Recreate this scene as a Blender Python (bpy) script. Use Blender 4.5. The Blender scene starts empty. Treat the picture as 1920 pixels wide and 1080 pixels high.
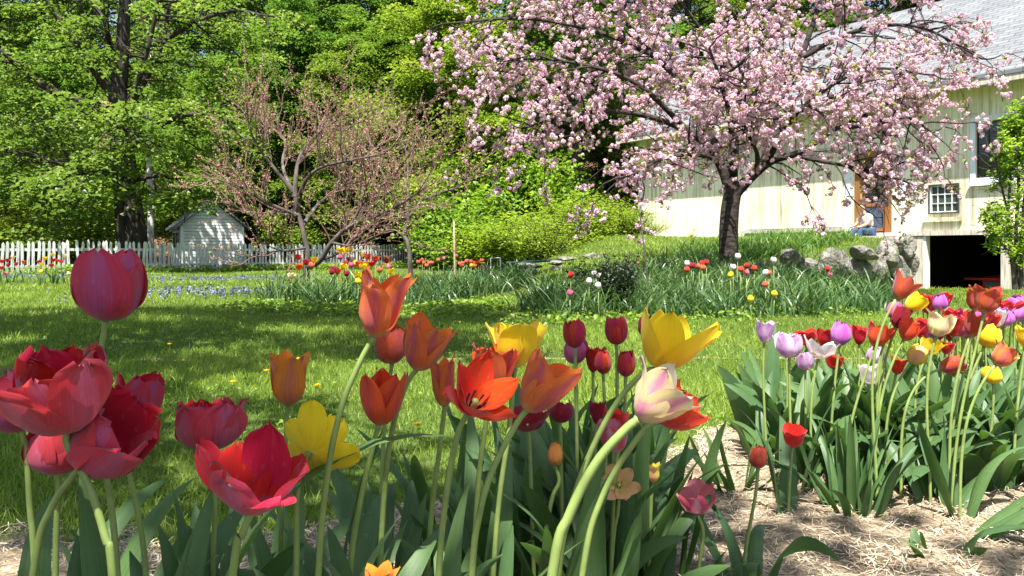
import bpy, math, random
import numpy as np
from mathutils import Vector, Matrix

SC = bpy.context.scene
COL = SC.collection
R = math.radians

# ------------------------------------------------------------------ camera, sky, sun, exposure
F, HZ, CH = 1600.0, 472.0, 0.70          # focal length in photo pixels, horizon row, camera height
cam_d = bpy.data.cameras.new("camera")
cam = bpy.data.objects.new("camera", cam_d)
COL.objects.link(cam)
cam.location = (0, 0, CH)
cam.rotation_euler = (R(90), 0, 0)
cam_d.sensor_width = 36
cam_d.lens = 36 * F / 1920
cam_d.shift_y = -(540 - HZ) / 1920
cam_d.clip_start = 0.02
cam_d.clip_end = 2000
SC.camera = cam

SUN_EL, SUN_AZ = 64.0, -171.0             # azimuth from +Y, clockwise
S = Vector((math.sin(R(SUN_AZ)) * math.cos(R(SUN_EL)), math.cos(R(SUN_AZ)) * math.cos(R(SUN_EL)), math.sin(R(SUN_EL))))
w = bpy.data.worlds.new("World")
SC.world = w
w.use_nodes = True
nt = w.node_tree
bg = nt.nodes["Background"]
sky = nt.nodes.new("ShaderNodeTexSky")
sky.sky_type = 'NISHITA'
sky.sun_disc = False
sky.sun_elevation = R(SUN_EL)
sky.sun_rotation = R(SUN_AZ % 360)
sky.air_density = 1.0
sky.dust_density = 2.0
nt.links.new(sky.outputs[0], bg.inputs[0])
bg.inputs[1].default_value = 0.08
sl = bpy.data.lights.new("sun", 'SUN')
sl.energy = 5.0
sl.angle = R(0.5)
sl.color = (1.0, 0.955, 0.88)
so = bpy.data.objects.new("sun", sl)
COL.objects.link(so)
so.location = (0, 0, 30)
so.rotation_euler = S.to_track_quat('Z', 'Y').to_euler()
SC.view_settings.view_transform = 'Standard'
SC.view_settings.look = 'None'
SC.view_settings.exposure = 1.6
SC.view_settings.gamma = 1
cy = SC.cycles
cy.max_bounces = 6
cy.diffuse_bounces = 3
cy.glossy_bounces = 2
cy.transmission_bounces = 4
cy.transparent_max_bounces = 4
cy.use_denoising = True
cy.sample_clamp_indirect = 6


def P(px, py, Y):
    """point of the place seen at photo pixel (px, py) and distance Y along the view"""
    return np.array(((px - 960) / F * Y, Y, CH + (HZ - py) / F * Y))


# ------------------------------------------------------------------ terrain
def sstep(a, b, x):
    t = np.clip((np.asarray(x, float) - a) / (b - a), 0, 1)
    return t * t * (3 - 2 * t)


WA, WB = np.array((4.0, 13.6)), np.array((10.9, 22.7))   # line of the retaining wall
WD = (WB - WA) / np.linalg.norm(WB - WA)


def terrain(x, y):
    x = np.asarray(x, float)
    y = np.asarray(y, float)
    side = sstep(-2.0, 2.2, x - 0.06 * (y - 10))
    high = side * (0.45 * sstep(8.8, 13.5, y) + 0.62 * sstep(14, 24, y))
    low = -0.75 * sstep(14.5, 21.5, y)
    d = (x - WA[0]) * WD[1] - (y - WA[1]) * WD[0]
    m = sstep(-0.75, -0.15, d)
    near = sstep(11, 15, y)
    m = m * near + (1 - near) * sstep(0, 3.0, d)
    z = high * (1 - m) + low * m
    hill = 0.27 * np.maximum(0, y - 38 - 0.0 * x)
    hill = np.minimum(hill, 30)
    hill = hill + 0.12 * np.maximum(0, np.abs(x) - 45)
    return z + hill + 0.03 * np.sin(x * 0.9 + 1.3 * np.sin(y * 0.5)) * sstep(4, 9, y)


def tz(x, y):
    return float(terrain(x, y))


# ------------------------------------------------------------------ mesh helpers
class Geo:
    def __init__(self):
        self.V, self.F, self.n = [], {3: [], 4: []}, 0
        self.rnd, self.uv = [], []
        self.M = {3: [], 4: []}

    def add(self, V, faces, rnd=0.5, uv=None, mi=0):
        V = np.asarray(V, float).reshape(-1, 3)
        for f in (faces if isinstance(faces, (list, tuple)) else [faces]):
            f = np.asarray(f, int)
            self.F[f.shape[1]].append(f + self.n)
            self.M[f.shape[1]].append(np.full(len(f), mi))
        self.V.append(V)
        self.rnd.append(np.broadcast_to(np.asarray(rnd, float), (len(V),)))
        self.uv.append(np.zeros((len(V), 2)) if uv is None else uv)
        self.n += len(V)
        return self

    def mesh(self, name, mats, smooth=True):
        me = bpy.data.meshes.new(name)
        V = np.concatenate(self.V)
        F3 = np.concatenate(self.F[3]) if self.F[3] else np.zeros((0, 3), int)
        F4 = np.concatenate(self.F[4]) if self.F[4] else np.zeros((0, 4), int)
        M = np.concatenate(self.M[3] + self.M[4]).astype(np.int32)
        loops = np.concatenate((F3.ravel(), F4.ravel())).astype(np.int32)
        starts = np.concatenate((np.arange(len(F3)) * 3, len(F3) * 3 + np.arange(len(F4)) * 4)).astype(np.int32)
        me.vertices.add(len(V))
        me.vertices.foreach_set("co", V.astype(np.float32).ravel())
        me.loops.add(len(loops))
        me.loops.foreach_set("vertex_index", loops)
        me.polygons.add(len(starts))
        me.polygons.foreach_set("loop_start", starts)
        me.polygons.foreach_set("material_index", M)
        me.polygons.foreach_set("use_smooth", np.full(len(starts), smooth))
        me.update(calc_edges=True)
        a = me.attributes.new("rnd", 'FLOAT', 'POINT')
        a.data.foreach_set("value", np.concatenate(self.rnd).astype(np.float32))
        UV = np.concatenate(self.uv)
        if np.any(UV):
            l = me.uv_layers.new(name="UVMap")
            l.data.foreach_set("uv", UV[loops].astype(np.float32).ravel())
        for m in (mats if isinstance(mats, (list, tuple)) else [mats]):
            me.materials.append(m)
        return me

    def obj(self, name, mats, parent=None, smooth=True):
        return link(name, self.mesh(name, mats, smooth), parent)


def link(name, me, parent=None):
    o = bpy.data.objects.new(name, me)
    COL.objects.link(o)
    if parent is not None:
        o.parent = parent
    return o


def thing(name, label, cat, loc=(0, 0, 0), rotz=0.0, group=None):
    o = bpy.data.objects.new(name, None)
    COL.objects.link(o)
    o.location = loc
    o.rotation_euler = (0, 0, rotz)
    o.empty_display_size = 0.1
    return tag(o, label, cat, group)


def tag(o, label=None, cat=None, group=None, kind=None):
    if label:
        o["label"] = label
    if cat:
        o["category"] = cat
    if group:
        o["group"] = group
    if kind:
        o["kind"] = kind
    return o


def norm(v):
    v = np.asarray(v, float)
    return v / np.maximum(np.linalg.norm(v, axis=-1, keepdims=True), 1e-9)


def tube(g, pts, rad, k=6, rnd=0.5, mi=0, cap=True):
    pts = np.asarray(pts, float)
    n = len(pts)
    rad = np.broadcast_to(np.asarray(rad, float), (n,))
    T = norm(np.gradient(pts, axis=0))
    ref = np.array((0.0, 0, 1)) if abs(T[0][2]) < 0.8 else np.array((1.0, 0, 0))
    u = norm(np.cross(T, ref))
    v = np.cross(T, u)
    a = np.arange(k) * 2 * math.pi / k
    V = pts[:, None] + rad[:, None, None] * (np.cos(a)[None, :, None] * u[:, None] + np.sin(a)[None, :, None] * v[:, None])
    i = np.arange(n - 1)[:, None] * k
    j = np.arange(k)[None]
    j2 = (j + 1) % k
    Q = np.stack((i + j, i + j2, i + k + j2, i + k + j), -1).reshape(-1, 4)
    V = V.reshape(-1, 3)
    fs = [Q]
    if cap:
        V = np.concatenate((V, pts[-1:] + T[-1] * rad[-1] * 0.3))
        b = (n - 1) * k
        fs.append(np.stack((b + np.arange(k), b + (np.arange(k) + 1) % k, np.full(k, n * k)), -1))
    g.add(V, fs, rnd, mi=mi)


def smooth_path(pts, n=24):
    """Catmull-Rom through pts"""
    p = np.asarray(pts, float)
    if len(p) == 2:
        t = np.linspace(0, 1, n)[:, None]
        return p[0] * (1 - t) + p[1] * t
    q = np.concatenate((2 * p[:1] - p[1:2], p, 2 * p[-1:] - p[-2:-1]))
    out = []
    m = len(p) - 1
    for s in np.linspace(0, m, n):
        i = min(int(s), m - 1)
        t = s - i
        a, b, c, d = q[i:i + 4]
        out.append(0.5 * (2 * b + (c - a) * t + (2 * a - 5 * b + 4 * c - d) * t * t + (3 * b - a - 3 * c + d) * t ** 3))
    return np.array(out)


def box(g, x0, x1, y0, y1, z0, z1, mi=0, rnd=0.5):
    V = [(x, y, z) for z in (z0, z1) for y in (y0, y1) for x in (x0, x1)]
    Q = [(0, 2, 3, 1), (4, 5, 7, 6), (0, 1, 5, 4), (2, 6, 7, 3), (0, 4, 6, 2), (1, 3, 7, 5)]
    g.add(V, np.array(Q), rnd, mi=mi)


def leaves(g, C, N, D, L, Wd, rng, fold=0.25, rnd=None, mi=0):
    """many single leaves: centre C, normal N, direction D, length L, width Wd (arrays)"""
    n = len(C)
    D = norm(D - (D * N).sum(-1, keepdims=True) * N)
    X = np.cross(N, D)
    L = np.broadcast_to(L, (n,))[:, None]
    Wd = np.broadcast_to(Wd, (n,))[:, None]
    base = C - D * L * 0.5
    tip = C + D * L * 0.5 - N * L * 0.12
    lf = C - X * Wd * 0.5 + N * Wd * fold - D * L * 0.06
    rt = C + X * Wd * 0.5 + N * Wd * fold - D * L * 0.06
    V = np.stack((base, rt, tip, lf), 1).reshape(-1, 3)
    i = np.arange(n)[:, None] * 4
    T = np.concatenate((i + np.array([[0, 1, 2]]), i + np.array([[0, 2, 3]])))
    if rnd is None:
        rnd = rng.random(n)
    g.add(V, T, np.repeat(rnd, 4), mi=mi)


def rand_unit(rng, n):
    return norm(rng.normal(size=(n, 3)))


def spray(g, rng, centers, axes, n, rad, thick, L, tilt=0.5, mi=0):
    """leaf sprays: flat-ish discs of leaves around each centre"""
    m = len(centers)
    C = np.repeat(centers, n, 0)
    r = np.repeat(np.broadcast_to(rad, (m,)), n) * np.sqrt(rng.random(m * n))
    a = rng.random(m * n) * 2 * math.pi
    off = np.stack((np.cos(a) * r, np.sin(a) * r, rng.normal(size=m * n) * thick - 0.25 * r * r / np.repeat(np.broadcast_to(rad, (m,)), n)), -1)
    ax = np.repeat(axes, n, 0)
    off[:, 2] += (off[:, :2] * ax[:, :2]).sum(-1) * -0.35
    N = norm(np.array((0, 0, 1.0)) + rand_unit(rng, m * n) * tilt)
    Dv = norm(off * np.array((1, 1, 0.2)) + rand_unit(rng, m * n) * 0.5 * np.repeat(np.broadcast_to(rad, (m,)), n)[:, None])
    Ls = L * (0.7 + 0.6 * rng.random(m * n))
    rr = np.clip(np.repeat(rng.random(m), n) * 0.55 + rng.random(m * n) * 0.45, 0, 1)
    leaves(g, C + off, N, Dv, Ls, Ls * 0.85, rng, rnd=rr, mi=mi)


# ------------------------------------------------------------------ materials
def nmat(name):
    m = bpy.data.materials.new(name)
    m.use_nodes = True
    t = m.node_tree
    t.nodes.clear()
    out = t.nodes.new("ShaderNodeOutputMaterial")
    return m, t, out


def node(t, typ, **kw):
    n = t.nodes.new(typ)
    for k, v in kw.items():
        if k.startswith("i_"):
            n.inputs[int(k[2:])].default_value = v
        else:
            setattr(n, k, v)
    return n


def c4(c):
    return (c[0], c[1], c[2], 1)


def mixc(t, fac, a, b, blend='MIX'):
    n = t.nodes.new("ShaderNodeMix")
    n.data_type = 'RGBA'
    n.blend_type = blend
    for i, s in ((0, fac), (6, a), (7, b)):
        if hasattr(s, "is_linked") or hasattr(s, "links"):
            t.links.new(s, n.inputs[i])
        elif i == 0:
            n.inputs[0].default_value = s
        else:
            n.inputs[i].default_value = c4(s)
    return n.outputs[2]


def ramp(t, src, stops):
    n = t.nodes.new("ShaderNodeValToRGB")
    t.links.new(src, n.inputs[0])
    e = n.color_ramp.elements
    while len(e) < len(stops):
        e.new(0.5)
    for x, (p, c) in zip(e, stops):
        x.position = p
        x.color = c4(c)
    return n.outputs[0]


def attr(t, name):
    n = t.nodes.new("ShaderNodeAttribute")
    n.attribute_name = name
    return n.outputs["Fac"]


def noise(t, scale, detail=4, vec=None, rough=0.55, stretch=None):
    n = t.nodes.new("ShaderNodeTexNoise")
    n.inputs["Scale"].default_value = scale
    n.inputs["Detail"].default_value = detail
    n.inputs["Roughness"].default_value = rough
    if vec is None:
        vec = t.nodes.new("ShaderNodeTexCoord").outputs["Object"]
    if stretch:
        mp = t.nodes.new("ShaderNodeMapping")
        mp.inputs["Scale"].default_value = stretch
        t.links.new(vec, mp.inputs[0])
        vec = mp.outputs[0]
    t.links.new(vec, n.inputs["Vector"])
    return n.outputs["Fac"]


def surf(t, out, col, rough=0.6, spec=0.3, trans=0.0, tcol=None, bump=None, bstr=0.3, bdist=0.01):
    b = t.nodes.new("ShaderNodeBsdfPrincipled")
    if hasattr(col, "links"):
        t.links.new(col, b.inputs["Base Color"])
    else:
        b.inputs["Base Color"].default_value = c4(col)
    b.inputs["Roughness"].default_value = rough
    b.inputs["Specular IOR Level"].default_value = spec
    if bump is not None:
        bn = t.nodes.new("ShaderNodeBump")
        bn.inputs["Strength"].default_value = bstr
        bn.inputs["Distance"].default_value = bdist
        t.links.new(bump, bn.inputs["Height"])
        t.links.new(bn.outputs[0], b.inputs["Normal"])
    if trans > 0:
        tr = t.nodes.new("ShaderNodeBsdfTranslucent")
        tc = tcol if tcol is not None else col
        if hasattr(tc, "links"):
            t.links.new(tc, tr.inputs[0])
        else:
            tr.inputs[0].default_value = c4(tc)
        mx = t.nodes.new("ShaderNodeMixShader")
        mx.inputs[0].default_value = trans
        t.links.new(b.outputs[0], mx.inputs[1])
        t.links.new(tr.outputs[0], mx.inputs[2])
        t.links.new(mx.outputs[0], out.inputs[0])
    else:
        t.links.new(b.outputs[0], out.inputs[0])
    return b


def leaf_mat(name, dark, mid, light, trans=0.45, rough=0.45, boost=(1.25, 1.3, 0.7), tint=False, spec=0.35):
    m, t, out = nmat(name)
    c = ramp(t, attr(t, "rnd"), [(0.0, dark), (0.55, mid), (1.0, light)])
    if tint:
        oi = t.nodes.new("ShaderNodeObjectInfo")
        c = mixc(t, 1.0, c, oi.outputs["Color"], 'MULTIPLY')
    tc = mixc(t, 1.0, c, boost, 'MULTIPLY')
    surf(t, out, c, rough, spec, trans, tc)
    return m


def bark_mat(name, a, b, scale=6, rough=0.9, stretch=(1, 1, 0.25), bd=0.03):
    m, t, out = nmat(name)
    n = noise(t, scale, 6, stretch=stretch)
    c = ramp(t, n, [(0.3, a), (0.7, b)])
    surf(t, out, c, rough, 0.15, bump=n, bstr=0.9, bdist=bd)
    return m


def plain_mat(name, c, rough=0.6, var=0.15, scale=8, spec=0.3, bump=0.0):
    m, t, out = nmat(name)
    n = noise(t, scale, 5)
    lo = tuple(x * (1 - var) for x in c)
    hi = tuple(min(1, x * (1 + var)) for x in c)
    surf(t, out, ramp(t, n, [(0.3, lo), (0.7, hi)]), rough, spec, bump=n if bump else None, bstr=bump)
    return m


M = {}
M['maple_leaf'] = leaf_mat("maple_leaf", (0.06, 0.115, 0.022), (0.145, 0.225, 0.04), (0.28, 0.36, 0.095), trans=.45, rough=.38, boost=(1.2, 1.25, .7), tint=True)
M['wood_leaf'] = leaf_mat("wood_leaf", (0.055, 0.115, 0.02), (0.135, 0.235, 0.036), (0.27, 0.38, 0.085), trans=.45, rough=.38, boost=(1.2, 1.25, .7), tint=True)
M['shrub_leaf'] = leaf_mat("shrub_leaf", (0.08, 0.15, 0.02), (0.17, 0.28, 0.035), (0.30, 0.40, 0.06), tint=True)
M['grass'] = leaf_mat("grass", (0.09, 0.15, 0.016), (0.20, 0.30, 0.035), (0.34, 0.42, 0.085), trans=0.45)
M['strap'] = leaf_mat("strap_leaf", (0.025, 0.06, 0.02), (0.055, 0.115, 0.034), (0.125, 0.205, 0.07), trans=0.3, rough=0.35)
M['daylily'] = leaf_mat("daylily_leaf", (0.04, 0.09, 0.016), (0.08, 0.165, 0.028), (0.15, 0.26, 0.05), trans=0.35, rough=0.4)
M['cherry_leaf'] = leaf_mat("cherry_leaf", (0.16, 0.12, 0.03), (0.17, 0.21, 0.035), (0.30, 0.34, 0.06), trans=0.45)
M['cherry_petal'] = leaf_mat("cherry_petal", (0.68, 0.43, 0.53), (0.80, 0.60, 0.68), (0.89, 0.78, 0.82), trans=0.5, boost=(1, 0.95, 0.98), rough=0.7, spec=0.1)
M['peach_petal'] = leaf_mat("peach_petal", (0.36, 0.11, 0.14), (0.52, 0.20, 0.24), (0.66, 0.38, 0.40), trans=0.35, boost=(1, 0.9, 0.9))
M['white_petal'] = leaf_mat("white_petal", (0.6, 0.6, 0.5), (0.72, 0.72, 0.64), (0.82, 0.82, 0.76), trans=0.35, boost=(1, 1, 0.95))
M['lilac_petal'] = leaf_mat("lilac_petal", (0.10, 0.03, 0.20), (0.20, 0.07, 0.33), (0.36, 0.17, 0.5), trans=0.3, boost=(1, .9, 1))
M['muscari'] = leaf_mat("muscari_blue", (0.08, 0.10, 0.22), (0.15, 0.17, 0.32), (0.28, 0.30, 0.43), trans=0.3, boost=(1, 1, 1))
M['straw'] = leaf_mat("straw", (0.20, 0.15, 0.095), (0.47, 0.375, 0.26), (0.74, 0.66, 0.52), trans=0.1, rough=0.5, boost=(1, 0.95, 0.8))
M['maple_bark'] = bark_mat("maple_bark", (0.012, 0.010, 0.008), (0.07, 0.06, 0.05), 5, bd=0.06)
M['wood_bark'] = bark_mat("wood_bark", (0.025, 0.02, 0.016), (0.10, 0.085, 0.07), 6)
M['cherry_bark'] = bark_mat("cherry_bark", (0.012, 0.010, 0.009), (0.075, 0.062, 0.055), 9, stretch=(1, 1, 2.2), bd=0.02)
def peach_bark():
    m, t, out = nmat("peach_bark")
    n = noise(t, 12, 6, stretch=(1, 1, .25))
    c = ramp(t, n, [(.3, (.025, .02, .018)), (.7, (.15, .125, .11))])
    tw = ramp(t, attr(t, "rnd"), [(.5, (0, 0, 0)), (1.0, (1, 1, 1))])
    c = mixc(t, tw, c, (.20, .12, .10))
    surf(t, out, c, .85, .15, bump=n, bstr=.8, bdist=.02)
    return m


M['peach_bark'] = peach_bark()
M['birch_bark'] = bark_mat("birch_bark", (0.30, 0.28, 0.25), (0.62, 0.60, 0.56), 5, stretch=(1, 1, 3))
M['stone'] = None


def stone_mat():
    m, t, out = nmat("field_stone")
    n1 = noise(t, 3.5, 8)
    n2 = noise(t, 17, 6)
    c = ramp(t, n1, [(0.25, (0.04, 0.038, 0.032)), (0.5, (0.17, 0.16, 0.14)), (0.75, (0.36, 0.345, 0.30))])
    c = mixc(t, ramp(t, n2, [(0.52, (0, 0, 0)), (0.62, (1, 1, 1))]), c, (0.15, 0.16, 0.10))
    vo = t.nodes.new("ShaderNodeTexVoronoi")
    vo.feature = 'DISTANCE_TO_EDGE'
    vo.inputs["Scale"].default_value = 2.2
    t.links.new(t.nodes.new("ShaderNodeTexCoord").outputs["Object"], vo.inputs["Vector"])
    c = mixc(t, ramp(t, vo.outputs["Distance"], [(0, (1, 1, 1)), (.02, (0, 0, 0))]), c, (.03, .028, .024))
    surf(t, out, c, 0.9, 0.2, bump=n2, bstr=1.0, bdist=0.06)
    return m


M['stone'] = stone_mat()


def petal_mat(name, omid, oedge, inner, base, trans=0.36, streak=0.26, basew=0.22, flame=None):
    """outside colour along the midrib / at the rim, inside colour, colour at the foot of the petal"""
    m, t, out = nmat(name)
    uvn = t.nodes.new("ShaderNodeUVMap")
    sep = t.nodes.new("ShaderNodeSeparateXYZ")
    t.links.new(uvn.outputs[0], sep.inputs[0])
    n_st = noise(t, 1.0, 4, vec=uvn.outputs[0], stretch=(38, 1.3, 1))
    n_bl = noise(t, 3.0, 4, vec=uvn.outputs[0], stretch=(1.4, 1.0, 1))
    ab = node(t, "ShaderNodeMath", operation='MULTIPLY_ADD', i_1=2.0, i_2=-1.0)
    t.links.new(sep.outputs[0], ab.inputs[0])
    a2 = node(t, "ShaderNodeMath", operation='ABSOLUTE')
    t.links.new(ab.outputs[0], a2.inputs[0])
    ad = node(t, "ShaderNodeMath", operation='MULTIPLY_ADD', i_1=0.9)
    t.links.new(n_bl, ad.inputs[0])
    t.links.new(a2.outputs[0], ad.inputs[2])
    e = ramp(t, ad.outputs[0], [(0.55, (0, 0, 0)), (1.1, (1, 1, 1))])
    oc = mixc(t, e, omid, oedge)
    bf = t.nodes.new("ShaderNodeNewGeometry").outputs["Backfacing"]
    c = mixc(t, bf, oc, inner)
    if flame:
        fl = ramp(t, ad.outputs[0], [(0.35, (1, 1, 1)), (0.6, (0, 0, 0))])
        c = mixc(t, fl, c, flame)
    vb = node(t, "ShaderNodeMath", operation='MULTIPLY_ADD', i_1=0.12)
    t.links.new(n_st, vb.inputs[0])
    t.links.new(sep.outputs[1], vb.inputs[2])
    bm = ramp(t, vb.outputs[0], [(0.06, (1, 1, 1)), (basew + 0.06, (0, 0, 0))])
    c = mixc(t, bm, c, base)
    rimc = tuple(x * .6 + .32 for x in oedge)
    rm_ = ramp(t, ad.outputs[0], [(1.12, (0, 0, 0)), (1.5, (.75, .75, .75))])
    bl = ramp(t, noise(t, 5.0, 6, vec=uvn.outputs[0], stretch=(1.6, 1, 1)), [(.58, (0, 0, 0)), (.75, (.28, .28, .28))])
    c = mixc(t, rm_, c, rimc)
    c = mixc(t, bl, c, rimc)
    st = ramp(t, n_st, [(0.3, (1 - streak,) * 3), (0.7, (1, 1, 1))])
    c = mixc(t, 1.0, c, st, 'MULTIPLY')
    oi = t.nodes.new("ShaderNodeObjectInfo")
    hs = t.nodes.new("ShaderNodeHueSaturation")
    mr = node(t, "ShaderNodeMapRange", i_3=0.492, i_4=0.508)
    t.links.new(oi.outputs["Random"], mr.inputs[0])
    t.links.new(mr.outputs[0], hs.inputs["Hue"])
    t.links.new(c, hs.inputs["Color"])
    c = hs.outputs[0]
    tc = mixc(t, 1.0, c, (1.05, 0.9, 0.95), 'MULTIPLY')
    b = surf(t, out, c, 0.62, 0.18, trans, tc, bump=n_st, bstr=0.2, bdist=0.002)
    b.inputs["Sheen Weight"].default_value = 0.25
    return m


PM = {
    'crimson': petal_mat("petal_crimson", (0.48, 0.09, 0.22), (0.64, 0.05, 0.09), (0.56, 0.007, 0.022), (0.40, 0.09, 0.24)),
    'red_pink': petal_mat("petal_red_pink", (0.60, 0.115, 0.22), (0.72, 0.06, 0.10), (0.62, 0.008, 0.024), (0.52, 0.15, 0.27)),
    'orange': petal_mat("petal_orange", (0.58, 0.12, 0.13), (0.82, 0.22, 0.05), (0.84, 0.17, 0.015), (0.68, 0.50, 0.14), flame=(0.60, 0.11, 0.12)),
    'soft_orange': petal_mat("petal_soft_orange", (0.66, 0.20, 0.11), (0.82, 0.26, 0.03), (0.84, 0.25, 0.02), (0.62, 0.40, 0.10)),
    'scarlet': petal_mat("petal_scarlet", (0.66, 0.06, 0.04), (0.80, 0.09, 0.02), (0.82, 0.055, 0.008), (0.60, 0.24, 0.08)),
    'brick': petal_mat("petal_brick", (0.45, 0.07, 0.06), (0.62, 0.10, 0.03), (0.62, 0.05, 0.012), (0.58, 0.42, 0.16), flame=(0.46, 0.06, 0.08)),
    'red': petal_mat("petal_red", (0.58, 0.012, 0.022), (0.66, 0.018, 0.015), (0.64, 0.008, 0.008), (0.35, 0.03, 0.03)),
    'egg_red': petal_mat("petal_egg_red", (0.50, 0.015, 0.09), (0.62, 0.05, 0.02), (0.5, 0.01, 0.01), (0.35, 0.02, 0.06)),
    'maroon': petal_mat("petal_maroon", (0.24, 0.006, 0.030), (0.32, 0.008, 0.022), (0.30, 0.006, 0.018), (0.2, 0.02, 0.04)),
    'yellow': petal_mat("petal_yellow", (0.86, 0.66, 0.012), (0.88, 0.70, 0.015), (0.88, 0.66, 0.008), (0.80, 0.70, 0.05), streak=0.14),
    'pink_cream': petal_mat("petal_pink_cream", (0.78, 0.30, 0.42), (0.88, 0.72, 0.38), (0.88, 0.80, 0.60), (0.85, 0.75, 0.35), streak=0.2, basew=0.12),
    'cream': petal_mat("petal_cream", (0.78, 0.52, 0.42), (0.84, 0.76, 0.34), (0.86, 0.80, 0.45), (0.74, 0.68, 0.32), streak=0.18),
    'yellow_flame': petal_mat("petal_yellow_flame", (0.80, 0.40, 0.28), (0.86, 0.70, 0.10), (0.86, 0.72, 0.08), (0.8, 0.7, 0.25), streak=0.18),
    'lilac': petal_mat("petal_lilac", (0.58, 0.28, 0.60), (0.78, 0.60, 0.78), (0.74, 0.52, 0.74), (0.84, 0.80, 0.72), streak=0.2),
    'purple': petal_mat("petal_purple", (0.46, 0.09, 0.44), (0.58, 0.19, 0.58), (0.50, 0.12, 0.48), (0.70, 0.60, 0.64), streak=0.2),
    'magenta': petal_mat("petal_magenta", (0.62, 0.08, 0.28), (0.72, 0.16, 0.36), (0.66, 0.08, 0.26), (0.7, 0.45, 0.5), streak=0.25),
    'white': petal_mat("petal_white", (0.82, 0.76, 0.76), (0.86, 0.83, 0.82), (0.86, 0.83, 0.78), (0.78, 0.80, 0.55), streak=0.1),
    'parrot': petal_mat("petal_parrot", (0.72, 0.34, 0.44), (0.66, 0.10, 0.17), (0.70, 0.22, 0.26), (0.80, 0.62, 0.40), streak=0.35),
    'peach_parrot': petal_mat("petal_peach_parrot", (0.74, 0.36, 0.28), (0.70, 0.16, 0.16), (0.84, 0.50, 0.22), (0.86, 0.74, 0.20), streak=0.3, basew=0.4),
    'bud_orange': petal_mat("petal_bud_orange", (0.58, 0.22, 0.08), (0.74, 0.28, 0.05), (0.7, 0.3, 0.05), (0.5, 0.36, 0.12)),
}


def tulip_leaf_mat():
    m, t, out = nmat("tulip_leaf")
    uvn = t.nodes.new("ShaderNodeUVMap")
    n1 = noise(t, 1.0, 4, vec=uvn.outputs[0], stretch=(34, 1.2, 1))
    n2 = noise(t, 14, 3)
    c = ramp(t, n1, [(0.3, (0.042, 0.09, 0.03)), (0.7, (0.10, 0.185, 0.066))])
    c = mixc(t, ramp(t, n2, [(0.4, (0, 0, 0)), (0.75, (0.5, 0.5, 0.5))]), c, (0.11, 0.19, 0.10))
    oi = t.nodes.new("ShaderNodeObjectInfo")
    v = ramp(t, oi.outputs["Random"], [(0, (0.75, 0.8, 0.8)), (1, (1.15, 1.1, 0.95))])
    c = mixc(t, 1.0, c, v, 'MULTIPLY')
    sp = t.nodes.new("ShaderNodeSeparateXYZ")
    t.links.new(uvn.outputs[0], sp.inputs[0])
    rd = node(t, "ShaderNodeMath", operation='MULTIPLY_ADD', i_1=.10)
    t.links.new(oi.outputs["Random"], rd.inputs[0])
    t.links.new(sp.outputs[1], rd.inputs[2])
    c = mixc(t, ramp(t, rd.outputs[0], [(1.0, (0, 0, 0)), (1.06, (1, 1, 1))]), c, (.26, .19, .07))
    c = mixc(t, ramp(t, noise(t, 60, 2), [(.72, (0, 0, 0)), (.78, (.5, .5, .5))]), c, (.22, .20, .10))
    tc = mixc(t, 1.0, c, (1.5, 1.7, 0.6), 'MULTIPLY')
    b = surf(t, out, c, 0.42, 0.28, 0.25, tc, bump=n1, bstr=0.25, bdist=0.002)
    return m


M['tulip_leaf'] = tulip_leaf_mat()
M['tulip_stem'] = plain_mat("tulip_stem", (0.20, 0.27, 0.075), 0.45, 0.22, 30, 0.4)
M['stamen'] = plain_mat("stamen_dark", (0.02, 0.012, 0.02), 0.7)
M['pistil'] = plain_mat("pistil", (0.45, 0.50, 0.15), 0.5)


# ------------------------------------------------------------------ ground
def ground_mat():
    m, t, out = nmat("ground_soil_and_turf")
    n1 = noise(t, 1.3, 6)
    n2 = noise(t, 22, 5)
    turf = ramp(t, n2, [(0.3, (0.035, 0.055, 0.012)), (0.7, (0.09, 0.14, 0.03))])
    turf = mixc(t, ramp(t, n1, [(0.5, (0, 0, 0)), (0.72, (0.55, 0.55, 0.55))]), turf, (0.11, 0.085, 0.045))
    lit = ramp(t, n2, [(0.3, (0.06, 0.035, 0.02)), (0.7, (0.20, 0.12, 0.07))])
    c = mixc(t, attr(t, "rnd"), turf, lit)
    surf(t, out, c, 0.95, 0.1, bump=n2, bstr=0.6, bdist=0.03)
    return m


def axis_coords(lo, hi, flo, fhi, step):
    a = list(np.arange(flo, fhi + 1e-6, step))
    s, x = step, fhi
    while x < hi:
        s *= 1.25
        x += s
        a.append(x)
    s, x = step, flo
    while x > lo:
        s *= 1.25
        x -= s
        a.insert(0, x)
    return np.array(a)


gx = axis_coords(-400, 400, -18, 18, 0.22)
gy = axis_coords(-60, 500, -1, 36, 0.22)
GX, GY = np.meshgrid(gx, gy)
GZ = terrain(GX, GY)
g = Geo()
nx, ny = len(gx), len(gy)
i = np.arange(ny - 1)[:, None] * nx
j = np.arange(nx - 1)[None]
g.add(np.stack((GX, GY, GZ), -1).reshape(-1, 3), np.stack((i + j, i + j + 1, i + nx + j + 1, i + nx + j), -1).reshape(-1, 4),
      rnd=sstep(32, 37, GY + 0.05 * GX).ravel())
tag(g.obj("ground", ground_mat()), kind='structure')

BED = np.array([(-4.5, -3), (-1.6, 1.75), (-0.95, 1.95), (-0.45, 2.15), (0.0, 2.55), (0.45, 2.85), (0.85, 3.15), (1.15, 3.55), (1.7, 4.3), (2.6, 4.9),
                (4.0, 5.1), (7, 5.2), (9, 3), (7, -3)])


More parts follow.
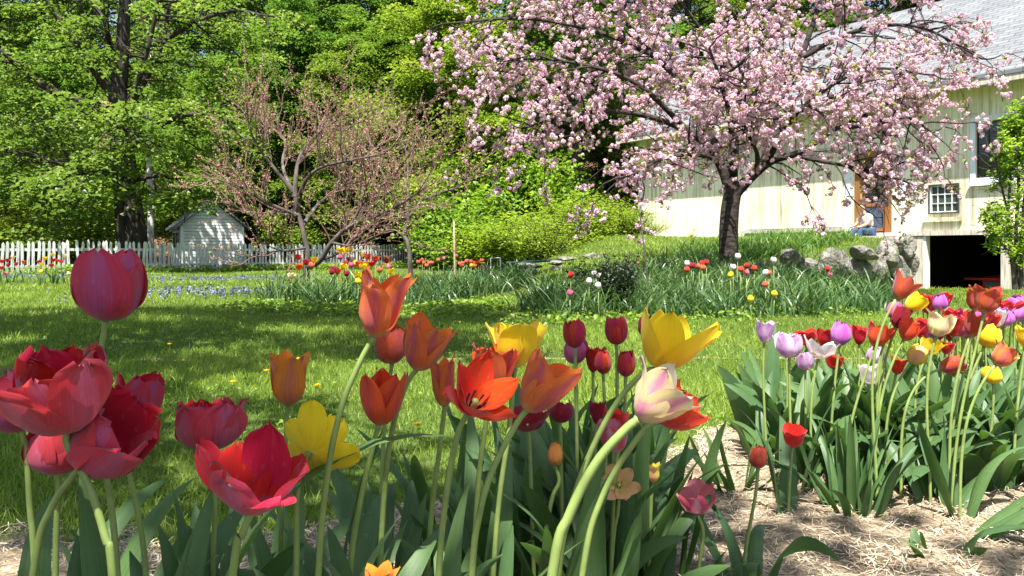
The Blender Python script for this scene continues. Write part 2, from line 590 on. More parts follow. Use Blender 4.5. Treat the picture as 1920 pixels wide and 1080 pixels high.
def in_poly(poly, x, y):
    inside = np.zeros(np.shape(x), bool)
    j = len(poly) - 1
    for i in range(len(poly)):
        xi, yi = poly[i]
        xj, yj = poly[j]
        c = ((yi > y) != (yj > y)) & (x < (xj - xi) * (y - yi) / (yj - yi + 1e-12) + xi)
        inside ^= c
        j = i
    return inside


def wob(x, y):
    return 0.10 * np.sin(5.1 * x + 2 * y) + 0.07 * np.sin(11 * y - 6 * x) + 0.05 * np.sin(23 * x)


def in_bed(x, y):
    return in_poly(BED, x, y + wob(x, y))


def bed_z(x, y):
    return 0.028 + 0.022 * np.sin(3.1 * x + 1.7 * np.sin(2.3 * y)) * np.sin(2.7 * y + 0.8) + 0.012 * np.sin(9 * x + 4 * y) * np.sin(8 * y - 3 * x)


def mulch_mat():
    m, t, out = nmat("straw_mulch_bed")
    n1 = noise(t, 2.2, 6)
    n2 = noise(t, 60, 5)
    c = ramp(t, n2, [(0.3, (0.13, 0.098, 0.064)), (0.7, (0.44, 0.35, 0.24))])
    c = mixc(t, ramp(t, n1, [(0.53, (0, 0, 0)), (0.66, (1, 1, 1))]), c, (0.055, 0.04, 0.028))
    surf(t, out, c, 0.95, 0.1, bump=n2, bstr=0.9, bdist=0.02)
    return m


rng = np.random.default_rng(5)
st = 0.05
bx, by = np.arange(-3, 6.5, st), np.arange(-1, 5.6, st)
BX, BY = np.meshgrid(bx, by)
inside = in_bed(BX, BY)
edge = sum(np.roll(np.roll(inside.astype(float), a, 0), b, 1) for a in (-2, -1, 0, 1, 2) for b in (-2, -1, 0, 1, 2)) / 25
BZ = terrain(BX, BY) + edge * (bed_z(BX, BY) + 0.02) - 0.02 * (1 - edge) + rng.normal(size=BX.shape) * 0.003
g = Geo()
nx = len(bx)
ii, jj = np.nonzero(edge[:-1, :-1] > 0.02)
q = np.stack((ii * nx + jj, ii * nx + jj + 1, (ii + 1) * nx + jj + 1, (ii + 1) * nx + jj), -1)
used = np.unique(q)
remap = np.full(BX.size, -1)
remap[used] = np.arange(len(used))
g.add(np.stack((BX, BY, BZ), -1).reshape(-1, 3)[used], remap[q])
tag(g.obj("flower_bed_soil", mulch_mat()), kind='structure')

# loose straw over the bed
def straw_points(n):
    Y = rng.uniform(1.15, 5.2, n * 3)
    X = rng.uniform(-1, 1, n * 3) * (0.62 * Y + 0.3)
    k = in_bed(X, Y) & (rng.random(n * 3) < 1.3 / np.maximum(Y, 1.0)) & (np.sin(2.1 * X + 1.1) * np.sin(2.4 * Y + .4) + rng.normal(size=n * 3) * 0.3 < 0.75)
    return X[k], Y[k]


X, Y = straw_points(230000)
n = len(X)
a = rng.random(n) * math.pi * 2
D = np.stack((np.cos(a), np.sin(a), rng.normal(size=n) * 0.22), -1)
Z = terrain(X, Y) + bed_z(X, Y) + 0.004 + np.abs(rng.normal(size=n)) * 0.012
N = norm(np.array((0, 0, 1.0)) + rand_unit(rng, n) * 0.5)
D = norm(D)
N = norm(N - (N * D).sum(-1, keepdims=True) * D)
Xv = np.cross(N, D)
L = rng.uniform(0.010, 0.046, n)[:, None]
Wd = rng.uniform(0.0010, 0.0024, n)[:, None]
C = np.stack((X, Y, Z), -1)
bend = N * (L * rng.normal(size=(n, 1)) * 0.08)
V = np.stack((C - D * L / 2 - Xv * Wd / 2, C - D * L / 2 + Xv * Wd / 2, C + bend + Xv * Wd / 2, C + bend - Xv * Wd / 2,
              C + D * L / 2 + Xv * Wd / 2, C + D * L / 2 - Xv * Wd / 2), 1).reshape(-1, 3)
i6 = np.arange(n)[:, None] * 6
g = Geo()
g.add(V, np.concatenate((i6 + np.array([[0, 1, 2, 3]]), i6 + np.array([[3, 2, 4, 5]]))), np.repeat(rng.random(n), 6))
tag(g.obj("straw_mulch", M['straw'], smooth=False), "pale straw mulch strewn over the tulip bed", "mulch", kind='stuff')


# ------------------------------------------------------------------ blades of grass and strap leaves
def blades(g, rng, X, Y, Z, h, wd, lean, rnd, mi=0, seg=2):
    n = len(X)
    a = rng.random(n) * 2 * math.pi
    d = np.stack((np.cos(a), np.sin(a), np.zeros(n)), -1)
    b = rng.random(n) * 2 * math.pi
    s = np.stack((np.cos(b), np.sin(b), np.zeros(n)), -1)
    base = np.stack((X, Y, Z), -1)
    h = h[:, None]
    lean = lean[:, None]
    wd = wd[:, None]
    up = np.array((0, 0, 1.0))
    rows = []
    for k in range(seg):
        f = k / seg
        p = base + up * h * f * (1 - 0.25 * lean * f) + d * h * lean * f * f
        ww = wd * (1 - 0.35 * f)
        rows += [p - s * ww / 2, p + s * ww / 2]
    p = base + up * h * (1 - 0.30 * lean) + d * h * lean
    rows.append(p)
    m = 2 * seg + 1
    V = np.stack(rows, 1).reshape(-1, 3)
    i = np.arange(n)[:, None] * m
    fs = [i + np.array([[2 * (seg - 1), 2 * (seg - 1) + 1, 2 * seg]])]
    for k in range(seg - 1):
        fs.append(i + np.array([[2 * k, 2 * k + 1, 2 * k + 3, 2 * k + 2]]))
    g.add(V, fs, np.repeat(rnd, m), mi=mi)


CB = [((-2.0, 11.2), 1.25, 1.0), ((-1.2, 12.6), 1.5, 1.2), ((-2.3, 12.2), 1.2, 1.0)]     # centre bed ellipses
KB = np.array([(0.05, 9.6), (0.5, 9.0), (1.6, 8.5), (3.0, 8.6), (4.4, 9.0), (5.4, 10.4), (5.8, 12.0), (5.4, 13.0), (4.2, 13.2), (3.6, 13.6), (1.6, 12.2), (0.4, 11.0)])


def in_center(x, y):
    r = np.zeros(np.shape(x), bool)
    for (cx, cyy), a, b in CB:
        r |= ((x - cx) / a) ** 2 + ((y - cyy) / b) ** 2 < 1
    return r


rng = np.random.default_rng(11)
g = Geo()
for y0, y1, dens, hh, ww in ((1.6, 3.2, 9000, 0.055, 0.0026), (3.2, 5.5, 5200, 0.05, 0.0034), (5.5, 9, 2300, 0.05, 0.005), (9, 15, 900, 0.055, 0.008), (15, 30, 330, 0.07, 0.014)):
    area = (y1 - y0) * (y0 + y1) * 0.66
    n = int(area * dens)
    u = rng.random(n)
    Y = np.sqrt(y0 ** 2 + u * (y1 ** 2 - y0 ** 2))
    X = rng.uniform(-0.66, 0.66, n) * Y
    pn = np.sin(1.7 * X + 0.9 * Y) * np.sin(1.3 * Y - 0.8 * X)
    eb = in_bed(X, Y) & ~(in_bed(X, Y) & ~in_bed(X + 0.05, Y + 0.07) & (rng.random(n) < .4))
    bare = (np.sin(4.3 * X + .5) * np.sin(3.7 * Y + 1.2) + rng.normal(size=n) * .35 > 0.75) & (Y < 3.6)
    k = ~eb & ~bare & ~(in_poly(KB, X, Y) & (rng.random(n) < .85)) & ~(in_center(X, Y) & (rng.random(n) < .7))
    X, Y, pn = X[k], Y[k], pn[k]
    n = len(X)
    tall = 1 + 0.35 * pn + 0.9 * (rng.random(n) < 0.03)
    blades(g, rng, X, Y, terrain(X, Y) - 0.004, hh * tall * rng.uniform(0.5, 1.3, n), ww * rng.uniform(0.7, 1.3, n),
           rng.uniform(0.2, 1.1, n), np.clip(0.45 + 0.22 * pn + rng.normal(size=n) * 0.22, 0, 1))
# longer grass against the bed, the fence and on the bank
X = rng.uniform(0.9, 2.2, 2600)
Y = 3.3 + (X - 0.9) * 1.0 + rng.normal(size=2600) * 0.22
k = ~in_bed(X, Y)
X, Y = X[k], Y[k]
blades(g, rng, X, Y, terrain(X, Y), rng.uniform(.08, .22, len(X)), rng.uniform(.003, .005, len(X)), rng.uniform(.3, 1.2, len(X)), rng.random(len(X)), seg=3)
tt = rng.random(5200)
X = -16 + 14 * tt
Y = 24.3 + 13.6 * tt + rng.normal(size=5200) * .35 - .3
blades(g, rng, X, Y, terrain(X, Y), rng.uniform(.1, .32, len(X)), rng.uniform(.012, .02, len(X)), rng.uniform(.3, 1, len(X)), rng.random(len(X)))
X = rng.uniform(0.5, 9, 16000)
Y = rng.uniform(14, 31, 16000)
d = (X - WA[0]) * WD[1] - (Y - WA[1]) * WD[0]
k = d < -1.0
X, Y = X[k], Y[k]
blades(g, rng, X, Y, terrain(X, Y), rng.uniform(.04, .13, len(X)), rng.uniform(.01, .016, len(X)), rng.uniform(.3, 1, len(X)), rng.uniform(.4, 1, len(X)))
tag(g.obj("lawn_grass", M['grass']), "short green lawn grass between the flower beds and the fence", "grass", kind='stuff')


def strap_mass(name, pts, hmin, hmax, wmin, wmax, per, spread, mat, label, seed, lean=(0.3, 1.1)):
    rng = np.random.default_rng(seed)
    g = Geo()
    m = len(pts)
    C = np.repeat(np.array(pts), per, 0)
    X = C[:, 0] + rng.normal(size=len(C)) * spread
    Y = C[:, 1] + rng.normal(size=len(C)) * spread
    cl = np.repeat(rng.random(m), per)
    blades(g, rng, X, Y, terrain(X, Y) - .01, rng.uniform(hmin, hmax, len(C)) * (0.55 + .8 * cl), rng.uniform(wmin, wmax, len(C)), rng.uniform(lean[0], lean[1], len(C)) ** 1.3,
           np.clip(cl * .6 + rng.random(len(C)) * .5, 0, 1), seg=5)
    return tag(g.obj(name, mat), label, "foliage", kind='stuff')


def scatter_in(test, x0, x1, y0, y1, n, seed):
    rng = np.random.default_rng(seed)
    X, Y = rng.uniform(x0, x1, n * 6), rng.uniform(y0, y1, n * 6)
    k = test(X, Y)
    return list(zip(X[k][:n], Y[k][:n]))


strap_mass("narcissus_foliage", scatter_in(lambda x, y: in_poly(KB, x, y) & (x < .44 * y), 0, 9.5, 8.4, 19, 300, 3), .2, .42, .012, .022, 24, .12, M['strap'],
           "dense strap leaves filling the bed round the cherry trunk", 31)
strap_mass("spring_bulb_foliage", scatter_in(in_center, -5.4, 0.6, 10, 14.8, 150, 4), .25, .45, .012, .024, 22, .10, M['strap'],
           "blue-green strap leaves of the tulip bed round the nearer peach tree", 32)
strap_mass("bank_foliage", scatter_in(lambda x, y: ((x - WA[0]) * WD[1] - (y - WA[1]) * WD[0] < -1.05) & ((x - WA[0]) * WD[1] - (y - WA[1]) * WD[0] > -2.7), 3.2, 10, 14.6, 21.5, 110, 6), .24, .42, .016, .026, 34, .16, M['daylily'],
           "bright green arching leaves on the bank above the boulder wall", 33)
strap_mass("back_bed_foliage", [(-2.2 + 2.4 * k / 40, 15.6 + .5 * math.sin(k * 2.1)) for k in range(40)], .25, .4, .012, .024, 18, .12, M['strap'],
           "leafy strip of tulip foliage behind the wooden stake", 34)


def weeds(name, pts, L, label, seed, per=26, spread=.14, h=.1, tintmat=None):
    rng = np.random.default_rng(seed)
    g = Geo()
    C = np.repeat(np.array(pts), per, 0)
    n = len(C)
    X = C[:, 0] + rng.normal(size=n) * spread
    Y = C[:, 1] + rng.normal(size=n) * spread
    Z = terrain(X, Y) + rng.uniform(.01, h, n)
    N = norm(np.array((0, 0, 1.)) + rand_unit(rng, n) * .7)
    leaves(g, np.stack((X, Y, Z), -1), N, rand_unit(rng, n), rng.uniform(.6, 1.4, n) * L, rng.uniform(.5, 1, n) * L, rng, fold=.15)
    return tag(g.obj(name, tintmat or M['shrub_leaf']), label, "ground cover", kind='stuff')


rr = random.Random(8)
weeds("low_weeds", [(rr.uniform(0.0, 5.5), 8.7 + rr.uniform(-.6, .9)) for _ in range(50)], .055, "low leafy weeds along the front of the cherry bed", 41)
weeds("yellow_green_ground_cover", [(-3.3 + 3.2 * rr.random(), 10.1 + rr.uniform(-.7, .7)) for _ in range(85)], .06, "yellow-green ground cover along the front of the middle tulip bed", 42)
weeds("bed_edge_weeds", [(2.3 + 1.6 * rr.random(), 3.4 + rr.uniform(-.5, 1.2)) for _ in range(70)], .05, "light green weeds among the tulips at the right edge", 43, h=.2)
weeds("fence_weeds", [(-15 + 11.5 * t, 24.6 + 11.5 * t + rr.uniform(-.5, .3)) for t in [rr.random() for _ in range(160)]], .1, "weeds growing along the foot of the picket fence", 44, h=.28)

rr = random.Random(18)
wp_ = []
while len(wp_) < 150:
    y_ = rr.uniform(2.4, 9)
    x_ = rr.uniform(-.6, .45) * y_
    if not in_bed(np.array([x_]), np.array([y_]))[0]:
        wp_.append((x_, y_))
weeds("lawn_clover", wp_, .022, "clover and small weeds scattered through the lawn", 45, per=14, spread=.07, h=.05)
# blue grape hyacinths in the far lawn
rng = np.random.default_rng(77)
X = np.concatenate((rng.normal(size=330) * 1.6 - 7.0, rng.normal(size=220) * .9 - 4.6, rng.normal(size=150) * 1.2 - 12.6))
Y = np.concatenate((rng.normal(size=330) * 1.1 + 20.6, rng.normal(size=220) * .8 + 13.2, rng.normal(size=150) * .6 + 21.2))
n = len(X)
g = Geo()
C = np.stack((X, Y, terrain(X, Y) + rng.uniform(.03, .09, n)), -1)
for k in range(3):
    leaves(g, C + np.array((0, 0, .025 * k)), rand_unit(rng, n), rand_unit(rng, n), .045, .035, rng)
tag(g.obj("grape_hyacinths", M['muscari']), "hazy drift of small blue grape hyacinths in the far lawn", "flowers", kind='stuff')


# ------------------------------------------------------------------ tulips
PROF = {
    'egg': (88, 46, 12, -4, -16, -34),
    'bud': (70, 28, 4, -6, -14, -24),
    'cup': (88, 50, 14, 2, 0, 4),
    'tulip': (88, 50, 15, -2, -8, -10),
    'lily': (84, 40, 10, 4, 20, 58),
    'goblet': (80, 42, 20, 14, 20, 34),
    'open': (84, 58, 38, 28, 26, 34),
    'flat': (86, 70, 60, 56, 60, 70),
}


def petal(L, prof, rs, az, rng, halfw, shape, flare=0.0, inset=1.0, ruffle=0.0, nu=9, nv=14, twist=0.0, rc=1.0, zl=1.0):
    """one petal as a curved sheet; axis +Z, petal pointing along azimuth az"""
    v = np.linspace(0, 1, nv)
    phi = np.radians(np.interp(v, np.linspace(0, 1, 6), PROF[prof]) + flare * v ** 1.5)
    dv = 1.0 / (nv - 1)
    r = np.concatenate(([0], np.cumsum((np.sin(phi[1:]) + np.sin(phi[:-1])) / 2 * dv))) * inset
    z = np.concatenate(([0], np.cumsum((np.cos(phi[1:]) + np.cos(phi[:-1])) / 2 * dv)))
    r = r + 0.025
    if shape == 'lily':
        wv = (v + .02) ** .55 * (1.002 - v) ** .85
    elif shape == 'point':
        wv = (v + .02) ** .6 * (1.002 - v) ** .74
    else:
        wv = (v + .02) ** .55 * (1.003 - v) ** .46
    wv = wv / wv.max() * halfw
    wv = np.maximum(wv, 0.05 * (1 - v))
    u = np.linspace(-1, 1, nu)
    U, Vv = np.meshgrid(u, v)
    s = U * wv[:, None]
    Rc = np.maximum(r * 1.08, 0.2)[:, None] * rc
    z, r = z * zl, r * (1 + .6 * (zl - 1))
    ang = np.clip(s / Rc, -1.5, 1.5)
    xl = Rc * np.sin(ang)
    inn = Rc * (1 - np.cos(ang))
    ph = rng.random(3) * 6.28
    inn = inn + ruffle * np.sin(7 * Vv + ph[0] + 3 * U) * U * U * Vv + 0.02 * np.sin(5 * Vv + ph[1]) * U * Vv \
        + ruffle * .5 * np.sin(13 * U + ph[2]) * Vv ** 3 - 0.02 * np.exp(-(U / .12) ** 2) * Vv * (1 - Vv) * 2
    nr, nz = -np.cos(phi)[:, None], np.sin(phi)[:, None]      # inward normal in the (r, z) plane
    rad = r[:, None] + nr * inn
    zz = z[:, None] + nz * inn
    xl = xl + twist * Vv ** 2
    # notch and uneven rim
    zz = zz - (0.03 * np.sin(4 * U + ph[0]) + ruffle * .4 * np.sin(17 * U + ph[1])) * Vv ** 8
    x = rad * np.cos(az) - xl * np.sin(az)
    y = rad * np.sin(az) + xl * np.cos(az)
    pts = np.stack((x, y, zz), -1).reshape(-1, 3)
    uv = np.stack(((U + 1) / 2, Vv), -1).reshape(-1, 2) + 1e-4
    i = np.arange(nv - 1)[:, None] * nu
    jj = np.arange(nu - 1)[None]
    Q = np.stack((i + jj, i + jj + 1, i + nu + jj + 1, i + nu + jj), -1).reshape(-1, 4)
    return pts, Q, uv


def head_petals(prof, shape, rng, n=6, ruffle=0.02, flares=None, halfw=None, res=(9, 14), jit=7):
    """unit-height flower: list of (pts, faces, uv)"""
    out = []
    a0 = rng.random() * 6.28
    hw = halfw or {'egg': .39, 'tulip': .37, 'bud': .30, 'cup': .37, 'lily': .31, 'goblet': .35, 'open': .37, 'flat': .36}[prof]
    for k in range(n):
        inner = k % 2 == 1
        fl = rng.normal() * jit + (0 if not inner else -3)
        if flares and k in flares:
            fl += flares[k]
        az = a0 + k * 2 * math.pi / n + rng.normal() * .06
        out.append(petal(1, prof, 1, az, rng, hw * rng.uniform(.92, 1.06) * (0.95 if inner else 1), shape, fl, .86 if inner else 1.0, ruffle, res[0], res[1],
                         rng.normal() * .05, 1.12 if prof in ('egg', 'bud') else 1.22 + .15 * rng.random(), 1 + rng.normal() * .055))
    return out, a0


def fit_head(plist, L, width):
    P_ = np.concatenate([p[0] for p in plist])
    zmax = np.percentile(P_[:, 2], 99)
    rmax = np.percentile(np.hypot(P_[:, 0], P_[:, 1]), 96)
    sz = L / zmax
    sr = (width / 2) / rmax
    sr = float(np.clip(sr, sz * .62, sz * 1.6))
    return [(p[0] * np.array((sr, sr, sz)), p[1], p[2]) for p in plist]


def axis_matrix(A, spin=0.0):
    A = Vector(A).normalized()
    return A.to_track_quat('Z', 'Y').to_matrix() @ Matrix.Rotation(spin, 3, 'Z')


def tulip_leaf(base, az, length, width, elev, droop, rng, nv=16, nu=7, fold=0.35, twist=None):
    """arching lance-shaped leaf"""
    v = np.linspace(0, 1, nv)
    el = np.radians(elev - droop * v ** 1.6 + 6 * np.sin(v * 5 + rng.random() * 6))
    dv = length / (nv - 1)
    aa = az + (rng.normal() * .35) * v ** 2
    dx = np.cos(el)
    step = np.stack((dx * np.cos(aa), dx * np.sin(aa), np.sin(el)), -1) * dv
    c = np.concatenate((np.zeros((1, 3)), np.cumsum(step[:-1], 0))) + np.asarray(base)
    T = norm(step)
    side = norm(np.stack((-np.sin(aa), np.cos(aa), np.zeros(nv)), -1))
    N = np.cross(side, T)
    N = np.where(N[:, 2:] < 0, N, N)
    tw = (twist if twist is not None else rng.normal() * .8) * v ** 1.5
    s2 = side * np.cos(tw)[:, None] + N * np.sin(tw)[:, None]
    N2 = np.cross(s2, T)
    wv = (v + .05) ** .45 * (1.0 - v) ** .75
    wv = wv / wv.max() * width / 2 + .0006
    u = np.linspace(-1, 1, nu)
    U, Vv = np.meshgrid(u, v)
    f = fold * (1 - .55 * Vv)
    wav = .10 * np.sin(9 * Vv + rng.random() * 6) * U * U * np.sign(U + 1e-9)
    off = s2[:, None] * (U * wv[:, None] * np.cos(f * np.abs(U)))[..., None] + N2[:, None] * (wv[:, None] * (np.abs(U) ** 1.4 * f + wav))[..., None]
    pts = (c[:, None] + off).reshape(-1, 3)
    uv = np.stack(((U + 1) / 2, Vv), -1).reshape(-1, 2) + 1e-4
    i = np.arange(nv - 1)[:, None] * nu
    jj = np.arange(nu - 1)[None]
    Q = np.stack((i + jj, i + jj + 1, i + nu + jj + 1, i + nu + jj), -1).reshape(-1, 4)
    return pts, Q, uv


def add_leaf(root, o3, rng, **kw):
    pts, Q, uv = tulip_leaf(rng=rng, **kw)
    pts[:, 2] = np.maximum(pts[:, 2], terrain(pts[:, 0], pts[:, 1]) + .03)
    g = Geo()
    g.add(pts - o3, Q, uv=uv)
    return g.obj("leaf", M['tulip_leaf'], root)


def tulip(label, base, tip, width, Y, prof, col, shape='round', lean=0.0, way=(), ground=None, Lpx=None, n=6, flares=None, ruffle=.02, halfw=None, stem_r=.0036,
          nleaf=3, leaf_l=(.28, .42), leaf_w=(.03, .055), leaf_az=None, seed=0, group="tulips in the straw bed", stamens=False, res=(9, 14), Yg=None, jit=7):
    rng = np.random.default_rng(seed)
    B = P(base[0], base[1], Y)
    Tp = P(tip[0], tip[1], Y)
    ax = Tp - B
    flat = np.linalg.norm(ax)
    ax = norm(ax) + np.array((0, -lean, 0))
    L = flat if Lpx is None else Lpx / F * Y
    A = norm(ax)
    wm = width / F * Y
    # ground point of the plant
    pts = [B] + [P(x, y, Y + ((Yg or Y) - Y) * (k + 1) / (len(way) + 1)) for k, (x, y) in enumerate(way)]
    if ground is None:
        q = pts[-1]
        pr = pts[-2] if len(pts) > 1 else B + A * .05
        d = q - pr
        sl_ = np.clip(d[0] / max(1e-3, -d[2]), -.6, .6)
        h = q[2] - .03
        G = np.array((q[0] + sl_ * h * .45, (Yg or Y), 0))
    else:
        G = np.array(P(ground[0], 500, Yg or Y))
    G[2] = tz(G[0], G[1]) + .015
    if ground is not None:
        D_ = np.linalg.norm(B - G)
        c1 = G + np.array((0, 0, .45 * D_))
        c2 = B - A * .33 * D_
        t = np.linspace(0, 1, 22)[:, None]
        path = G * (1 - t) ** 3 + 3 * c1 * t * (1 - t) ** 2 + 3 * c2 * t * t * (1 - t) + B * t ** 3
    else:
        path = smooth_path([G] + pts[::-1], 30)
    root = thing("tulip", label, "tulip", G, group=group)
    o3 = np.array(G)
    gs = Geo()
    rad = np.linspace(stem_r * 1.15, stem_r * .92, len(path))
    rad[-1] = stem_r * 1.25
    tube(gs, path - o3, rad, 8)
    gs.obj("stem", M['tulip_stem'], root)
    mats = PM[col]
    pl, a0 = head_petals(prof, shape, rng, n, ruffle, flares, halfw, res, jit)
    pl = fit_head(pl, L, wm)
    MX = np.array(axis_matrix(A, rng.random() * 6 if not flares else 0))
    for p in pl:
        g = Geo()
        g.add(p[0] @ MX.T + B - o3, p[1], uv=p[2])
        g.obj("petal", mats, root)
    if stamens:
        g = Geo()
        tube(g, np.array([(0, 0, .02), (0, 0, .2), (0, 0, .34)]) * L @ MX.T + B - o3, np.array((.05, .06, .075)) * L, 8)
        g.obj("pistil", M['pistil'], root)
        for k in range(6):
            a = k * math.pi / 3 + .3
            g = Geo()
            q = np.array([(.05 * math.cos(a), .05 * math.sin(a), .03), (.16 * math.cos(a), .16 * math.sin(a), .2), (.2 * math.cos(a), .2 * math.sin(a), .42)]) * L
            tube(g, q @ MX.T + B - o3, np.array((.008, .012, .026)) * L, 6)
            g.obj("stamen", M['stamen'], root)
    for k in range(nleaf):
        if leaf_az:
            az = R(leaf_az[k % len(leaf_az)]) + rng.normal() * .15
        else:
            az = R(rng.uniform(-20, 200))
        add_leaf(root, o3, rng, base=G + np.array((math.cos(az), math.sin(az), 0)) * .008, az=az, length=rng.uniform(*leaf_l), width=rng.uniform(*leaf_w),
                 elev=rng.uniform(66, 88), droop=rng.uniform(10, 100), fold=rng.uniform(.2, .55))
    return root


FG = "big tulips close to the viewer"
# name them by colour, opening and neighbours
tulip("tall crimson cup tulip standing highest at the left, over the fence", (198, 601), (214, 466), 128, 1.05, 'tulip', 'crimson', n=7, way=[(188, 690), (197, 866), (218, 1045)],
      flares={2: 20}, jit=4, seed=101, group=FG, leaf_az=(60, 150), stem_r=.0038, ruffle=.03)
tulip("huge red many-petalled tulip with pink outside, largest of the left bunch", (125, 808), (114, 655), 226, .93, 'cup', 'red_pink', n=9, lean=.24,
      way=[(128, 838), (168, 915), (198, 1010), (212, 1090)], seed=102, group=FG, ruffle=.06, halfw=.34, leaf_az=(100, 170), stem_r=.0042, jit=19)
tulip("wide open red tulip tipped right, with sunlit inside, at the left bunch", (168, 864), (258, 772), 158, .97, 'cup', 'red_pink', lean=.35, n=7,
      way=[(150, 878), (95, 955), (62, 1080)], seed=103, group=FG, ruffle=.04, leaf_az=(120,), nleaf=2, stem_r=.004, jit=12)
tulip("dark red tulip half hidden behind the right of the left bunch", (242, 800), (272, 700), 90, 1.12, 'cup', 'crimson', way=[(240, 870), (258, 960), (274, 1080)], seed=104, group=FG, nleaf=2)
tulip("low pink-red tulip hanging under the big red bunch", (110, 888), (112, 795), 122, 1.02, 'egg', 'red_pink', way=[(108, 940), (104, 1080)], seed=105, group=FG, nleaf=2)
tulip("crimson tulip cut by the left edge of the picture", (40, 808), (0, 700), 116, 1.0, 'cup', 'crimson', way=[(50, 850), (56, 950), (66, 1080)], seed=106, group=FG, nleaf=2)
tulip("small pink-red cup tulip between the left bunch and the yellow bloom", (395, 843), (392, 750), 132, 1.2, 'tulip', 'red_pink', n=8, way=[(401, 890), (403, 960), (400, 1060)], seed=107,
      group=FG, ruffle=.05, flares={0: 20}, nleaf=3)
tulip("gaping pink-red tulip with curled petals, tipped towards the yellow bloom", (472, 962), (492, 828), 212, .92, 'open', 'red_pink', lean=.15, n=8, way=[(455, 1000), (436, 1080)], seed=108, group=FG,
      ruffle=.07, flares={1: 34, 3: 22}, leaf_az=(20, 160, 90), stem_r=.0042, jit=20)
tulip("single soft orange tulip standing alone over the shaded lawn", (540, 760), (543, 661), 84, 1.35, 'lily', 'soft_orange', 'point', way=[(537, 800), (527, 1000)], seed=109, group=FG, nleaf=2,
      flares={0: -8, 1: -8, 2: -8, 3: -8, 4: -8, 5: -8}, jit=4)
tulip("yellow tulip opened flat and turned away, beside the gaping pink-red one", (580, 848), (594, 826), 166, 1.02, 'flat', 'yellow', lean=-2.4, Lpx=44, way=[(558, 920), (556, 1080)], seed=110, group=FG, nleaf=2, jit=9)
tulip("large orange tulip with a pointed crown on the longest leaning stem, left of centre", (700, 632), (735, 508), 124, 1.0, 'lily', 'orange', 'point', way=[(672, 685), (640, 765), (614, 890), (596, 1090)], seed=111,
      group=FG, flares={0: 26, 2: 34, 3: -12, 4: -6}, leaf_az=(35, 160), jit=5)
tulip("deep red-orange tulip behind the stemmed pair of orange ones", (735, 682), (730, 612), 62, 1.45, 'egg', 'brick', way=[(724, 760), (716, 900)], seed=112, group=FG, nleaf=2)
tulip("orange tulip with wine-red outer petals, next right of the largest orange", (780, 694), (812, 602), 104, 1.15, 'goblet', 'orange', 'point', way=[(760, 725), (735, 810), (718, 960)], seed=113, group=FG, nleaf=3,
      flares={1: 26, 4: 16}, jit=8)
tulip("orange-red cup tulip with one petal flung right, low before the lawn", (710, 796), (728, 694), 100, 1.12, 'cup', 'scarlet', 'point', way=[(696, 850), (672, 960), (655, 1090)], seed=114, group=FG, nleaf=3,
      flares={4: 42})
tulip("narrow orange tulip seen edge-on behind the brilliant scarlet one", (834, 762), (826, 668), 50, 1.25, 'lily', 'orange', 'point', way=[(826, 830), (806, 1000)], seed=115, group=FG, nleaf=2, jit=4)
tulip("brilliant scarlet tulip wide open in sunlight, its mouth towards the viewer", (880, 770), (926, 694), 146, 1.02, 'flat', 'scarlet', 'point', lean=.62, way=[(858, 815), (838, 920), (822, 1090)], seed=116, group=FG,
      stamens=True, nleaf=3, jit=10, flares={0: -40, 1: -30, 5: -30})
tulip("red-orange tulip between the scarlet bloom and the yellow one behind it", (925, 735), (932, 645), 100, 1.2, 'goblet', 'brick', way=[(910, 800), (893, 960)], seed=117, group=FG, nleaf=2)
tulip("yellow tulip spread like a fan behind the red and orange heads in the middle", (965, 690), (966, 598), 116, 1.22, 'goblet', 'yellow', way=[(955, 800), (930, 1000)], seed=118, group=FG, nleaf=2, lean=-.1)
tulip("large salmon-orange tulip tipped right, widest bloom in the middle", (986, 770), (1056, 668), 138, .98, 'goblet', 'orange', 'point', way=[(965, 800), (922, 885), (898, 970), (884, 1090)], seed=119, group=FG, nleaf=3,
      flares={0: 24, 1: 32, 3: 10}, jit=9, lean=.05)
tulip("yellow tulip wide open, largest yellow bloom of all", (1236, 692), (1272, 578), 168, 1.05, 'open', 'yellow', 'point', way=[(1205, 700), (1150, 765), (1098, 870), (1066, 970), (1046, 1090)], seed=126, group=FG,
      nleaf=2, lean=.12, flares={0: 24, 3: 30}, jit=12, stem_r=.0036)
tulip("pink and cream tulip tipped right on the thick pale sunlit stem", (1197, 786), (1280, 700), 140, .88, 'goblet', 'pink_cream', 'point', way=[(1170, 808), (1118, 868), (1068, 965), (1034, 1090)], seed=127, group=FG,
      nleaf=3, leaf_az=(60, 20, 150), stem_r=.0050, flares={1: 38, 3: 28, 5: 16}, jit=9)
tulip("red-orange tulip showing from behind the pink and cream one", (1235, 790), (1300, 740), 116, 1.0, 'goblet', 'scarlet', 'point', way=[(1200, 815), (1130, 930), (1090, 1090)], seed=128, group=FG, nleaf=2, lean=.1)
tulip("orange tulip whose petal tips just show at the bottom edge", (712, 1130), (714, 1062), 74, .95, 'lily', 'soft_orange', 'point', way=[(708, 1180)], seed=141, group=FG, nleaf=2)
MG = "tulips in the middle of the straw bed"
mid = dict(group=MG, leaf_l=(.26, .4), leaf_w=(.035, .06), nleaf=4)
tulip("egg-shaped red tulip, tallest left one of the red egg tulips", (1078, 652), (1076, 598), 44, 1.75, 'egg', 'egg_red', way=[(1080, 740), (1082, 850)], seed=120, **mid)
tulip("egg-shaped red tulip, tallest right one of the red egg tulips", (1156, 646), (1155, 593), 44, 1.75, 'egg', 'egg_red', way=[(1157, 700), (1157, 830)], seed=121, **mid)
tulip("magenta-red tulip tucked under the tallest left egg tulip", (1080, 682), (1076, 632), 46, 1.9, 'egg', 'magenta', way=[(1082, 800)], seed=122, **mid)
